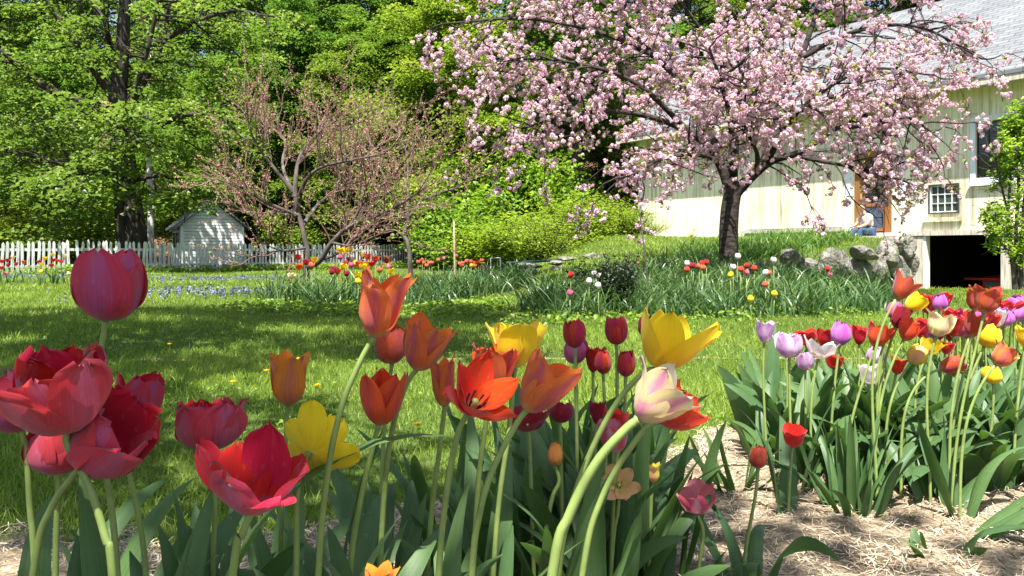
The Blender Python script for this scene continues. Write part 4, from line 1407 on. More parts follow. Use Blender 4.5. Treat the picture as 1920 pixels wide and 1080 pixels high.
for nm, x in (("gable_wall", 0.0), ("gable_wall", BL)):
    g = Geo()
    x0, x1 = (x, x + .12) if x == 0 else (x - .12, x)
    pr = [(.002, -1.4), (BD, -1.4), (BD, EZ), (BD / 2, RZ - .05), (.002, EZ)]
    V = [(x0, a, b) for a, b in pr] + [(x1, a, b) for a, b in pr]
    g.add(V, [np.array([(0, 1, 2, 4), (5, 9, 7, 6)] + [(i, (i + 1) % 5, (i + 1) % 5 + 5, i + 5) for i in range(5)]), np.array([(2, 3, 4), (7, 9, 8)])])
    g.obj("gable_wall", M['barn_wall'], barn, False)
g = Geo()
box(g, .13, BL - .13, BD - .12, BD - .002, -1.4, EZ)
g.obj("rear_wall", M['barn_wall'], barn, False)
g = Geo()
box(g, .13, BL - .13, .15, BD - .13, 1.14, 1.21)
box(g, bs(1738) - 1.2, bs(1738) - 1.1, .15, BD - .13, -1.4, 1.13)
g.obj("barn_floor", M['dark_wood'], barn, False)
ov = .74
sl_ = (RZ - EZ) / (BD / 2)
for sgn, nm in ((0, "roof"), (1, "roof")):
    g = Geo()
    ye, ym = (-ov, BD / 2) if sgn == 0 else (BD + ov, BD / 2)
    ze = EZ - ov * sl_ + .06
    zr = RZ + .06
    x0, x1 = -.45, BL + .4
    V = [(x0, ye, ze), (x1, ye, ze), (x1, ym, zr), (x0, ym, zr), (x0, ye, ze - .1), (x1, ye, ze - .1), (x1, ym, zr - .1), (x0, ym, zr - .1)]
    g.add(V, np.array([(0, 1, 2, 3), (4, 7, 6, 5), (0, 4, 5, 1), (0, 3, 7, 4), (1, 5, 6, 2)]))
    g.obj("roof", M['shingle'], barn, False)
g = Geo()
box(g, -.44, BL + .39, -ov + .02, -ov + .06, EZ - ov * sl_ - .2, EZ - ov * sl_ - .045)
box(g, -.44, BL + .39, -ov + .062, -.004, EZ - ov * sl_ - .12, EZ - ov * sl_ - .09)
g.obj("eave_board", M['old_board'], barn, False)
for px, wd_, z0, z1 in ((1203, .16, .6, EZ - .4), (1398, .2, 1.0, 3.6), (1590, .2, 1.1, 3.6), (1692, .17, 1.9, 3.3)):
    g = Geo()
    s0 = bs(px)
    box(g, s0 - wd_ / 2, s0 + wd_ / 2, -.03, -.003, z0, z1)
    g.obj("trim_board", M['trim'], barn, False)
g = Geo()
box(g, bs(1404), bs(1581), -.06, -.004, bz(1490, 428), 3.6)
sd = g.obj("sliding_door", M['barn_door'], barn, False)
g = Geo()
box(g, bs(1398), bs(1600), -.09, -.004, 3.61, 3.75)
g.obj("door_track", M['old_board'], sd, False)
g = Geo()
box(g, bs(1400), bs(1604), -.30, -.005, bz(1500, 436), bz(1500, 430))
g.obj("threshold", M['concrete'], barn, False)
g = Geo()
box(g, .05, bs(1604), -.06, -.0035, -.4, 1.32)
g.obj("foundation", plain_mat("white_foundation", (.70, .68, .60), .9, .12, 3), barn, False)


def window(key, fw, cols, rows, gm, mm, sill):
    a, b, c, d = openings[key]
    g = Geo()
    box(g, a - fw, a - .001, -.035, -.003, c - fw, d + fw)
    box(g, b + .001, b + fw, -.035, -.003, c - fw, d + fw)
    box(g, a, b, -.035, -.003, d + .001, d + fw)
    box(g, a, b, -.035, -.003, c - fw, c - .001)
    wn = g.obj("window", M['trim'] if fw > .06 else M['muntin_dark'], barn, False)
    g = Geo()
    box(g, a + .002, b - .002, .06, .07, c + .002, d - .002)
    g.obj("pane", gm, wn, False)
    g = Geo()
    for k in range(cols + 1):
        x = a + (b - a) * k / cols
        x = min(max(x, a + .02), b - .02)
        box(g, x - .012, x + .012, .030, .058, c + .002, d - .002)
    for k in range(rows + 1):
        z = min(max(c + (d - c) * k / rows, c + .02), d - .02)
        box(g, a + .003, b - .003, .033, .055, z - .012, z + .012)
    g.obj("muntin", mm, wn, False)
    if sill:
        g = Geo()
        box(g, a - .16, b + .12, -.1, -.036, c - .20, c - .13)
        g.obj("sill", M['trim'] if sill == 1 else M['barn_wall'], wn, False)


window('tall', .13, 3, 5, M['glass'], M['muntin_dark'], 1)
window('small', .03, 4, 3, M['glass_green'], M['muntin'], 2)
a, b, c, d = openings['door']
g = Geo()
box(g, a - .14, a + .02, -.05, -.004, c, d + .14)
box(g, b - .02, b + .15, -.05, -.004, c, d + .14)
box(g, a + .021, b - .021, -.05, -.004, d, d + .14)
dr = g.obj("door", M['orange_wood'], barn, False)
g = Geo()
box(g, a + .022, a + .12, .03, .07, c, d - .01)
box(g, b - .12, b - .022, .03, .07, c, d - .01)
for z in (c + .05, c + .75, d - .1):
    box(g, a + .121, b - .121, .03, .07, z, z + .09)
g.obj("door_frame", M['orange_wood'], dr, False)
g = Geo()
box(g, a + .121, b - .121, .045, .06, c + .141, c + .42)
box(g, a + .121, b - .121, .045, .06, c + .44, c + .749)
g.obj("door_panel", M['blue_grey'], dr, False)
g = Geo()
box(g, a + .121, b - .121, .045, .06, c + .841, d - .101)
g.obj("screen", M['glass'], dr, False)
g = Geo()
box(g, bs(1600), bs(1690), -1.1, -.008, .3, 1.12)
box(g, bs(1607), bs(1680), -.55, -.012, 1.124, 1.22)
g.obj("doorstep", M['concrete'], barn, False)
a, b, c, d = openings['cellar']
for x0, x1 in ((a - .38, a - .06), (b + .02, b + .55)):
    g = Geo()
    box(g, x0, x1, -.07, -.004, -1.3, d - .02)
    g.obj("cellar_post", M['old_board'], barn, False)
g = Geo()
box(g, a - .059, a - .002, -.05, -.004, -1.3, d)
box(g, b + .002, b + .018, -.05, -.004, -1.3, d)
g.obj("cellar_jamb", M['trim'], barn, False)
g = Geo()
box(g, a - .42, b + .6, -.10, -.004, d + .003, d + .12)
g.obj("cellar_lintel", M['old_board'], barn, False)

# number board 1862
sgn = thing("sign", "small white board with the number 1862 beside the barn door", "sign")
sgn.location = (B0[0], B0[1], 0)
sgn.rotation_euler = barn.rotation_euler
s0, s1, z0, z1 = bs(1698), bs(1727), bz(1712, 360), bz(1712, 346)
g = Geo()
box(g, s0, s1, -.05, -.034, z0, z1)
g.obj("board", M['trim'], sgn, False)
cu = bpy.data.curves.new("number_text", 'FONT')
cu.body = "1862"
cu.size = (z1 - z0) * 1.05
cu.align_x = 'CENTER'
cu.align_y = 'CENTER'
cu.extrude = .004
to = bpy.data.objects.new("t", cu)
COL.objects.link(to)
dg = bpy.context.evaluated_depsgraph_get()
me = bpy.data.meshes.new_from_object(to.evaluated_get(dg))
bpy.data.objects.remove(to)
me.materials.clear()
me.materials.append(plain_mat("black_paint", (.015, .015, .015), .6))
tx = link("numerals", me, sgn)
tx.location = ((s0 + s1) / 2, -.054, (z0 + z1) / 2)
tx.rotation_euler = (R(90), 0, 0)

# red machine inside the cellar
mc = thing("garden_tractor", "red machine standing in the dark barn cellar", "tractor", (0, 0, 0))
rm = plain_mat("red_enamel", (.5, .02, .015), .35)
c0 = (openings['cellar'][0] + openings['cellar'][1]) / 2
mc.location = (B0[0] + BWX * c0 + .834 * 1.6, B0[1] + BWY * c0 + .552 * 1.6, -.72)
mc.rotation_euler = barn.rotation_euler
g = Geo()
pr = [(-.05, .35), (-.05, .68), (.1, .76), (.9, .80), (1.0, .7), (1.0, .35)]
V = [(-.32, y, z) for y, z in pr] + [(.32, y, z) for y, z in pr]
g.add(V, [np.array([(i, (i + 1) % 6, (i + 1) % 6 + 6, i + 6) for i in range(6)] + [(0, 5, 4, 1), (1, 4, 3, 2), (6, 7, 10, 11), (7, 8, 9, 10)])])
g.obj("hood", rm, mc, False)
g = Geo()
box(g, -.24, .24, -.08, -.052, .38, .62)
g.obj("grille", plain_mat("grille_grey", (.12, .12, .12), .5), mc, False)
g = Geo()
box(g, -.75, .75, -.18, -.1, .66, .72)
g.obj("bar", rm, mc, False)
for sx in (-1, 1):
    for yy, rr_ in ((.25, .24), (1.35, .36)):
        g = Geo()
        th = np.linspace(0, 2 * math.pi, 21)
        ring = np.stack((np.zeros(21), np.cos(th) * (rr_ - .07), np.sin(th) * (rr_ - .07)), -1) + np.array((sx * .48, yy, rr_))
        tube(g, ring, .07, 8, cap=False)
        g.obj("wheel", plain_mat("tyre_rubber", (.02, .02, .02), .8), mc)

# ------------------------------------------------------------------ shed behind the fence
sx, sy = P(341, 455, 34)[:2]
shed = thing("shed", "small white clapboard shed behind the picket fence", "shed", (sx, sy, tz(sx, sy) - .05), R(29))
def clap_mat():
    m, t, out = nmat("white_clapboard")
    tc = t.nodes.new("ShaderNodeTexCoord").outputs["Object"]
    sp = t.nodes.new("ShaderNodeSeparateXYZ")
    t.links.new(tc, sp.inputs[0])
    md = node(t, "ShaderNodeMath", operation='MODULO', i_1=.13)
    t.links.new(sp.outputs[2], md.inputs[0])
    gr = ramp(t, md.outputs[0], [(0.0, (0, 0, 0)), (.02, (1, 1, 1)), (.13, (.5, .5, .5))])
    n = noise(t, 3, 4, vec=tc)
    c = ramp(t, n, [(.3, (.52, .54, .52)), (.7, (.68, .70, .68))])
    surf(t, out, c, .75, .2, bump=gr, bstr=1.0, bdist=.03)
    return m
M['clap'] = clap_mat()
SW, SDp, SH = 2.35, 2.8, 1.85
g = Geo()
V = [(0, 0, 0), (SW, 0, 0), (SW, SDp, 0), (0, SDp, 0), (0, 0, SH), (SW, 0, SH), (SW, SDp, SH), (0, SDp, SH), (SW / 2, 0, SH + .95), (SW / 2, SDp, SH + .95)]
g.add(V, [np.array([(0, 1, 5, 4), (2, 3, 7, 6), (1, 2, 6, 5), (3, 0, 4, 7)]), np.array([(4, 5, 8), (6, 7, 9)])])
g.obj("wall", M['clap'], shed, False)
for s_ in (0, 1):
    g = Geo()
    xe, ze = (-.25, SH - .18) if s_ == 0 else (SW + .25, SH - .18)
    V = [(xe, -.2, ze), (xe, SDp + .2, ze), (SW / 2, SDp + .2, SH + 1.0), (SW / 2, -.2, SH + 1.0)]
    V += [(x, y, z + .07) for x, y, z in V]
    g.add(V, np.array([(0, 1, 2, 3), (4, 7, 6, 5), (0, 4, 5, 1), (0, 3, 7, 4), (1, 5, 6, 2)]))
    g.obj("roof", M['shingle'], shed, False)
for x in (0, SW):
    g = Geo()
    box(g, x - .06, x + .06, -.03, -.004, 0, SH - .05)
    g.obj("corner_board", M['trim'], shed, False)
g = Geo()
box(g, -.03, -.004, .5, 2.4, .1, 1.75)
dd = g.obj("double_door", M['trim'], shed, False)
for y in (.65, 1.12, 1.6, 2.0):
    g = Geo()
    box(g, -.04, -.0305, y, y + .3, .95, 1.55)
    g.obj("pane", M['glass'], dd, False)


# ------------------------------------------------------------------ trees
def branch(g, rng, p0, d, length, r0, r1, nseg=6, wander=.25, trop=0.0, k=5, rnd=.5):
    d = norm(np.asarray(d, float))
    pts = [np.asarray(p0, float)]
    for s in range(nseg):
        d = norm(d + rng.normal(size=3) * wander / math.sqrt(nseg) + np.array((0, 0, trop / nseg)))
        pts.append(pts[-1] + d * length / nseg)
    pts = np.array(pts)
    tube(g, pts, np.linspace(r0, r1, nseg + 1), k, rnd, cap=False)
    return pts


def along(pts, t):
    s = t * (len(pts) - 1)
    i = min(int(s), len(pts) - 2)
    f = s - i
    return pts[i] * (1 - f) + pts[i + 1] * f, norm(pts[i + 1] - pts[i])


def side_dir(rng, d, ang, up=0.0):
    r = rand_unit(rng, 1)[0]
    r = norm(r - d * (r @ d))
    return norm(d * math.cos(ang) + r * math.sin(ang) + np.array((0, 0, up)))


def wood_tree(seed, H, cw, cb, nl, spn, leafL, lps, mat, trunk_r, spray_r=(.55, 1.0), elev=(0, 45)):
    """forest tree: trunk mesh and crown mesh with layered leaf sprays"""
    rng = np.random.default_rng(seed)
    gt, gc = Geo(), Geo()
    n = 10
    tp = np.stack((np.cumsum(rng.normal(size=n) * .12), np.cumsum(rng.normal(size=n) * .12), np.linspace(-.4, H * .97, n)), -1)
    tp[:2, :2] = 0
    tube(gt, tp, trunk_r * np.linspace(1.25, .15, n), 8)
    cs, ax = [], []
    for k in range(nl):
        t = cb / H + (1 - cb / H) * ((k + rng.random()) / nl) * .97
        p, d = along(tp, min(t, .99))
        a = k * 2.4 + rng.normal() * .5
        f = (t - cb / H) / (1 - cb / H)
        ln = cw / 2 * (math.sqrt(max(.05, 1 - (1.5 * f - .5) ** 2)) if f > .33 else .7 + .9 * f) * rng.uniform(.65, 1.15)
        e = R(rng.uniform(*elev) + 25 * f)
        b = branch(gt, rng, p, (math.cos(a) * math.cos(e), math.sin(a) * math.cos(e), math.sin(e)), ln, trunk_r * (.32 - .2 * f), .015, 6, .35, -.15, 5)
        for s in range(spn):
            tt = rng.uniform(.3, 1.0)
            q, dd_ = along(b, tt)
            sd = side_dir(rng, dd_, R(rng.uniform(25, 75)), -.05)
            sd[2] *= .5
            l2 = ln * rng.uniform(.12, .38)
            b2 = branch(gt, rng, q, sd, l2, .025, .008, 3, .3, -.1, 3)
            for w_ in (.55, 1.0):
                c, d3 = along(b2, w_)
                cs.append(c)
                ax.append(norm(d3 * np.array((1, 1, .3))))
    cs, ax = np.array(cs), np.array(ax)
    spray(gc, rng, cs, ax, lps, rng.uniform(*spray_r, len(cs)), .10, leafL, .55)
    return gt.mesh("trunk", M['wood_bark']), gc.mesh("crown", mat)


WT = [wood_tree(1, 15, 8.5, 2.0, 46, 7, .17, 50, M['wood_leaf'], .22),
      wood_tree(2, 17, 7.5, 2.8, 50, 7, .16, 50, M['wood_leaf'], .24),
      wood_tree(3, 12, 8.0, 1.2, 40, 8, .15, 52, M['wood_leaf'], .17),
      wood_tree(4, 19, 9.5, 4.5, 52, 7, .19, 48, M['wood_leaf'], .28)]


def put_tree(label, px, Y_, v, sc, rot, col, group="trees of the wood behind the garden", name="tree", X_=None):
    x = (px - 960) / F * Y_ if X_ is None else X_
    o = thing(name, label, "tree", (x, Y_, tz(x, Y_) - .05), rot, group)
    t = link("trunk", WT[v][0], o)
    c = link("crown", WT[v][1], o)
    for q in (t, c):
        q.scale = (sc, sc, sc)
    c.color = (*col, 1)
    return o


WL = "leafy green tree in the wood behind the fence and barn"
spots = [(-330, 41, 0, 1.0), (-60, 43, 1, 1.0), (180, 46, 3, 1.0), (395, 44, 0, 1.0), (520, 46, 3, .95), (640, 44, 1, 1.0), (760, 47, 3, 1.0), (850, 46, 1, 1.0), (990, 48, 3, 1.0), (1130, 47, 1, 1.0),
         (1290, 48, 3, 1.0), (1480, 48, 0, 1.15), (1690, 46, 1, 1.1), (1900, 46, 0, 1.1), (2200, 42, 1, 1.0),
         (-180, 37, 2, .7), (-20, 37, 0, .6), (110, 38, 1, .6), (395, 38, 2, .75), (480, 40, 0, .68), (545, 39, 1, .72), (610, 38, 2, .78), (672, 40, 0, .74), (735, 39, 1, .66), (795, 40, 2, .85), (890, 40, 0, .6), (960, 39, 2, .62), (1040, 40, 1, .5),
         (1130, 41, 0, .5), (1215, 42, 2, .6), (1400, 44, 1, .8)]
rr = random.Random(21)
for k, (px, Y_, v, sc) in enumerate(spots):
    gl = rr.uniform(-.12, .12)
    b_ = rr.uniform(.85, 1.1)
    col = ((1 + gl) * b_, b_, (1 - gl) * b_ * .9)
    lab = WL if sc > .9 else "shorter leafy tree at the front edge of the wood"
    put_tree(lab, px, Y_, v, sc, rr.uniform(0, 6.28), col, "trees of the wood behind the garden" if sc > .9 else "shorter trees at the wood edge")
for k in range(20):          # deeper rows of the wood
    px = -700 + k * 170 + rr.uniform(-40, 40)
    Y_ = rr.uniform(56, 72)
    b_ = rr.uniform(.75, 1.0)
    put_tree("tall leafy tree deep in the wood up the slope", px, Y_, k % 4, rr.uniform(1.0, 1.3), rr.uniform(0, 6.28), (b_, b_, b_ * .9), "trees deep in the wood")
put_tree("bright yellow-green tree left of the pink cherry crown", 845, 36, 2, .95, .6, (1.45, 1.2, .9), None)
put_tree("slim woodland tree with a bare dark trunk left of the barn", 1092, 35.5, 3, .85, 1.9, (1.0, 1.0, .9), None)
put_tree("low yellow-green tree in front of the wood above the shrubs", 935, 35, 2, .55, 2.6, (1.3, 1.15, .9), None)

# birch behind the maple
gt = Geo()
tube(gt, P(282, 470, 36) + np.array([(0, 0, -1), (.02, 0, 2), (-.1, 0, 5), (.1, 0, 9)]), [.15, .14, .11, .06], 8)
birch = thing("birch_tree", "pale-barked trunk standing behind the big maple", "tree", P(282, 500, 36))
o = gt.obj("trunk", M['birch_bark'], birch)
o.location = -Vector(birch.location)
gc = Geo()
rng = np.random.default_rng(61)
cs = P(282, 470, 36) + np.array((0, 0, 7)) + rng.normal(size=(90, 3)) * np.array((1.2, 1.2, 1.4))
spray(gc, rng, cs, rand_unit(rng, 90), 40, np.full(90, .6), .1, .14)
o = gc.obj("crown", M['wood_leaf'], birch)
o.location = -Vector(birch.location)


def limb_tree(name, label, cat, base, limbs, bark, k=10):
    """tree with hand-placed trunk and limbs: limbs = [(points, r0, r1)] in world coordinates; returns root, wood Geo, list of paths"""
    root = thing(name, label, cat, base)
    g = Geo()
    paths = []
    for pts, r0, r1 in limbs:
        p = smooth_path(np.array(pts), 8 * (len(pts) - 1))
        n = len(p)
        tube(g, p - np.array(base), r0 + (r1 - r0) * np.linspace(0, 1, n) ** .8, k)
        paths.append((p, r0, r1))
    return root, g, paths


# big maple behind the fence
rng = np.random.default_rng(71)
mp = lambda x, y, Y_=31.: P(x, y, Y_)
base = P(250, 508, 31)
base[2] = tz(base[0], base[1]) - .05
limbs = [([base - np.array((0, 0, .2)), base + np.array((0, 0, .35)), mp(247, 440), mp(238, 360), mp(228, 270)], .68, .40),
         ([mp(228, 270), mp(222, 180), mp(230, 80), mp(236, -40), mp(240, -190)], .40, .12),
         ([mp(230, 300), mp(190, 320, 30), mp(130, 310, 29.5), mp(50, 290, 29), mp(-40, 285, 28.6)], .17, .05),
         ([mp(226, 240), mp(160, 195, 30), mp(80, 160, 29.5), mp(0, 95, 29), mp(-90, 60, 28.5)], .2, .05),
         ([mp(224, 200), mp(150, 90, 30.5), mp(100, 20, 30), mp(60, -60, 30)], .2, .06),
         ([mp(222, 180), mp(200, 60, 32), mp(165, -20, 32.5), mp(130, -120, 33)], .16, .06),
         ([mp(226, 220), mp(290, 110, 31.5), mp(315, 20, 32), mp(330, -80, 32.5)], .2, .07),
         ([mp(232, 290), mp(290, 240, 30), mp(355, 215, 29.4), mp(430, 210, 29)], .15, .04),
         ([mp(228, 250), mp(260, 150, 30.2), mp(285, 60, 29.8), mp(300, -30, 29.5)], .14, .05),
         ([mp(236, 340), mp(290, 330, 29.6), mp(350, 335, 29), mp(400, 350, 28.6)], .12, .03),
         ([mp(236, 330), mp(170, 300, 32.5), mp(100, 280, 33.5), mp(30, 240, 34)], .14, .04),
         ([mp(230, 280), mp(240, 260, 29), mp(235, 240, 27.5), mp(225, 230, 26.2)], .14, .04),
         ([mp(232, 300), mp(180, 330, 29), mp(140, 345, 27.8), mp(90, 350, 27)], .12, .03),
         ([mp(300, 80), mp(370, 40, 30.5), mp(440, 20, 30), mp(500, 30, 29.6)], .12, .03)]
maple, gw, paths = limb_tree("maple_tree", "huge dark-trunked maple behind the picket fence at the left", "tree", base, limbs, M['maple_bark'], 12)
cs, ax = [], []
for li, (p, r0, r1) in enumerate(paths[1:]):
    ln = np.linalg.norm(np.diff(p, axis=0), axis=1).sum()
    for s in range(int(ln * 3.2) + 5):
        tt = rng.uniform(.18, 1.0)
        q, d = along(p, tt)
        sd = side_dir(rng, d, R(rng.uniform(35, 85)), -.02)
        sd[2] *= .55
        b2 = branch(gw, rng, q - base, sd, rng.uniform(.8, 2.6) * (1.2 - .4 * tt), .045, .012, 4, .35, -.22, 4)
        for w_ in (.45, .75, 1.0):
            c, d3 = along(b2, w_)
            cs.append(c + rng.normal(size=3) * .12)
            ax.append(norm(d3 * np.array((1, 1, .3))))
cs, ax = np.array(cs), np.array(ax)
gc = Geo()
pxs, pys = 960 + (cs[:, 0] + base[0]) / (cs[:, 1] + base[1]) * F, HZ - (cs[:, 2] + base[2] - CH) / (cs[:, 1] + base[1]) * F
front = cs[:, 1] < .6
k = (cs[:, 2] < 9.2) | (rng.random(len(cs)) < .3)
k &= ~(front & (pxs > 185) & (pxs < 272) & (pys > 20) & (pys < 190) & (rng.random(len(cs)) < .85))      # open heart of the crown: trunk and limbs show
k &= ~((pxs > 205) & (pxs < 285) & (pys > 375) & front)
k &= ~((pxs > 312) & (pxs < 470) & (pys > 392) & (rng.random(len(cs)) < .8))
shx, shz = cs[:, 0] + base[0] - S[0] / S[2] * (cs[:, 2] - 1.3), cs[:, 1] + base[1] - S[1] / S[2] * (cs[:, 2] - 1.3)
k &= ~((shx > -13.6) & (shx < -10.2) & (shz > 32.6) & (shz < 36.5) & (rng.random(len(cs)) < .6))           # sun reaches the shed
k &= rng.random(len(cs)) < .8
cs, ax = cs[k], ax[k]
spray(gc, rng, cs, ax, 46, rng.uniform(.4, .85, len(cs)), .08, .16, .6)
gw.obj("trunk", M['maple_bark'], maple)
c = gc.obj("crown", M['maple_leaf'], maple)
c.color = (1.0, 1.0, 1, 1)

# ------------------------------------------------------------------ flowering cherry
rng = np.random.default_rng(81)
cp = lambda x, y, Y_=13.: P(x, y, Y_)
base = P(1367, 500, 13)
base[2] = tz(base[0], base[1]) - .05
limbs = [([base, base + np.array((0, 0, .12)), cp(1366, 440), cp(1369, 390), cp(1376, 352)], .16, .13),
         ([cp(1378, 362), cp(1415, 325, 12.9), cp(1450, 300, 12.8), cp(1500, 285, 12.6), cp(1570, 240, 12.3), cp(1650, 200, 12)], .10, .02),
         ([cp(1420, 322, 12.9), cp(1452, 262), cp(1462, 190, 13.1), cp(1500, 110, 13.2), cp(1532, 20, 13.3), cp(1550, -70, 13.3)], .075, .03),
         ([cp(1372, 366), cp(1378, 270, 13.2), cp(1384, 180, 13.3), cp(1402, 60, 13.4), cp(1412, -80, 13.5)], .085, .025),
         ([cp(1372, 368), cp(1345, 300), cp(1295, 250, 12.8), cp(1200, 215, 12.5), cp(1090, 212, 12.2), cp(965, 245, 12)], .085, .015),
         ([cp(1352, 310), cp(1302, 200, 13.3), cp(1232, 110, 13.4), cp(1120, 60, 13.3), cp(985, 35, 13), cp(830, 45, 12.8)], .07, .015),
         ([cp(1295, 250, 12.8), cp(1190, 155, 12.4), cp(1060, 115, 12.1), cp(930, 110, 12)], .05, .012),
         ([cp(1480, 290, 12.7), cp(1555, 305, 12.4), cp(1620, 318, 12.2), cp(1680, 335, 12)], .04, .010),
         ([cp(1500, 110, 13.2), cp(1600, 60, 12.9), cp(1720, 50, 12.6), cp(1840, 110, 12.4)], .045, .012),
         ([cp(1452, 262), cp(1530, 180, 12.4), cp(1630, 130, 12), cp(1740, 140, 11.8)], .045, .012),
         ([cp(1378, 270, 13.2), cp(1400, 200, 14.2), cp(1430, 120, 15), cp(1470, 40, 15.6)], .06, .015),
         ([cp(1372, 340), cp(1330, 230, 14), cp(1270, 150, 14.9), cp(1210, 90, 15.6)], .06, .015),
         ([cp(1376, 330), cp(1370, 230, 12.2), cp(1350, 150, 11.4), cp(1330, 90, 10.9)], .06, .015),
         ([cp(1440, 300, 12.8), cp(1480, 230, 11.9), cp(1530, 190, 11.3), cp(1580, 180, 10.9)], .05, .012),
         ([cp(1384, 180, 13.3), cp(1330, 80, 13), cp(1260, -10, 12.8), cp(1170, -60, 12.5)], .05, .015),
         ([cp(1402, 60, 13.4), cp(1470, -10, 13.2), cp(1580, -50, 13), cp(1700, -40, 12.8)], .05, .015),
         ([cp(1345, 300), cp(1300, 290, 12.3), cp(1240, 300, 11.8), cp(1180, 330, 11.5)], .04, .010),
         ([cp(1415, 325, 12.9), cp(1420, 290, 12.2), cp(1395, 230, 11.6), cp(1400, 160, 11.2)], .045, .012),
         ([cp(1232, 110, 13.4), cp(1150, 20, 13.6), cp(1050, -30, 13.6), cp(930, -40, 13.4)], .04, .012),
         ([cp(1570, 240, 12.3), cp(1640, 235, 11.9), cp(1700, 220, 11.8), cp(1745, 250, 11.8)], .03, .008),
         ]
cherry, gw, paths = limb_tree("cherry_tree", "pink flowering cherry in full bloom in front of the barn", "tree", base, limbs, M['cherry_bark'], 10)
PC, PA = [], []
for li, (p, r0, r1) in enumerate(paths[1:]):
    ln = np.linalg.norm(np.diff(p, axis=0), axis=1).sum()
    for s in range(int(ln * 7.0) + 4):
        tt = rng.uniform(.22, 1.0) if s else 1.0
        q, d = along(p, tt)
        sd = side_dir(rng, d, R(rng.uniform(25, 70)), .12)
        l1 = rng.uniform(.45, 1.15) * (1.1 - .3 * tt)
        b2 = branch(gw, rng, q - base, sd, l1, .014, .006, 5, .4, -.35, 4)
        for w_ in range(3):
            t2 = rng.uniform(.25, 1.0) if w_ else 1.0
            q2, d2 = along(b2, t2)
            b3 = branch(gw, rng, q2, side_dir(rng, d2, R(rng.uniform(15, 65)), -.1), rng.uniform(.15, .5), .006, .003, 4, .45, -.5, 3)
            for v in range(3):
                q3, d3 = along(b3, rng.uniform(.2, 1.0) if v else 1.0)
                PC.append(q3)
                PA.append(d3)
PC, PA = np.array(PC), np.array(PA)
Wp = PC + base
pxs, pys = 960 + Wp[:, 0] / Wp[:, 1] * F, HZ - (Wp[:, 2] - CH) / Wp[:, 1] * F
keep = (rng.random(len(PC)) < .85) & ~((pxs > 1592) & (pxs < 1672) & (pys > 378) & (pys < 450))
PC, PA = PC[keep], PA[keep]
# pompons: 1-3 per spur, each a ball of frilled petals
rep = rng.integers(2, 5, len(PC))
C = np.repeat(PC, rep, 0)
C = C + rng.normal(size=C.shape) * .05 + np.array((0, 0, -.045))
R_ = rng.uniform(.018, .038, len(C))
npet = 19
dirs = rand_unit(rng, len(C) * npet)
cc = np.repeat(C, npet, 0) + dirs * np.repeat(R_, npet)[:, None] * rng.uniform(.6, 1.0, len(dirs))[:, None]
gp = Geo()
tone = np.clip(np.repeat(rng.random(len(C)), npet) * .6 + rng.random(len(dirs)) * .4, 0, 1)
Lp = np.repeat(R_, npet) * rng.uniform(.9, 1.3, len(dirs))
leaves(gp, cc, norm(dirs + rand_unit(rng, len(dirs)) * .5), rand_unit(rng, len(dirs)), Lp, Lp * .95, rng, fold=.2, rnd=tone)
gw.obj("trunk", M['cherry_bark'], cherry)
gp.obj("blossom", M['cherry_petal'], cherry)
gl = Geo()
rep = rng.integers(1, 5, len(PC))
C = np.repeat(PC, rep, 0)
d = norm(np.repeat(PA, rep, 0) + rand_unit(rng, len(C)) * .9 + np.array((0, 0, -.15)))
Ll = rng.uniform(.05, .10, len(C))
leaves(gl, C + d * Ll[:, None] * .6, norm(rand_unit(rng, len(C)) + np.array((0, 0, .8))), d, Ll, Ll * .45, rng, fold=.2)
gl.obj("foliage", M['cherry_leaf'], cherry)


# ------------------------------------------------------------------ peach trees
def peach(label, base, limbs, seed, dens, twig, k3=3):
    rng = np.random.default_rng(seed)
    root, gw, paths = limb_tree("peach_tree", label, "tree", base, limbs, M['peach_bark'], 8)
    PC, PA = [], []
    for p, r0, r1 in paths[1:]:
        ln = np.linalg.norm(np.diff(p, axis=0), axis=1).sum()
        for s in range(int(ln * dens) + 3):
            tt = rng.uniform(.25, 1.0) if s else 1.0
            q, d = along(p, tt)
            sd = side_dir(rng, d, R(rng.uniform(25, 65)), .45)
            b2 = branch(gw, rng, q - base, sd, rng.uniform(.4, 1.0) * twig, .010, .004, 5, .35, .18, 4, .8)
            for w_ in range(5):
                q2, d2 = along(b2, rng.uniform(.2, 1.0))
                b3 = branch(gw, rng, q2, side_dir(rng, d2, R(rng.uniform(20, 60)), .35), rng.uniform(.2, .6) * twig, .004, .002, 4, .3, .15, 3, 1.0)
                for v in range(9):
                    q3, d3 = along(b3, rng.uniform(.05, 1.0))
                    PC.append(q3)
                    PA.append(d3)
    PC, PA = np.array(PC), np.array(PA)
    n = len(PC)
    gp, gl = Geo(), Geo()
    C = np.repeat(PC, 2, 0) + rng.normal(size=(2 * n, 3)) * .012
    leaves(gp, C, rand_unit(rng, 2 * n), rand_unit(rng, 2 * n), rng.uniform(.013, .027, 2 * n), .019, rng)
    k = rng.random(n) < .62
    d = norm(PA[k] + rand_unit(rng, k.sum()) * .8)
    Ll = rng.uniform(.035, .075, k.sum())
    leaves(gl, PC[k] + d * Ll[:, None] * .5, rand_unit(rng, k.sum()), d, Ll, Ll * .33, rng)
    gw.obj("trunk", M['peach_bark'], root)
    gp.obj("blossom", M['peach_petal'], root)
    f = gl.obj("foliage", M['shrub_leaf'], root)
    return root


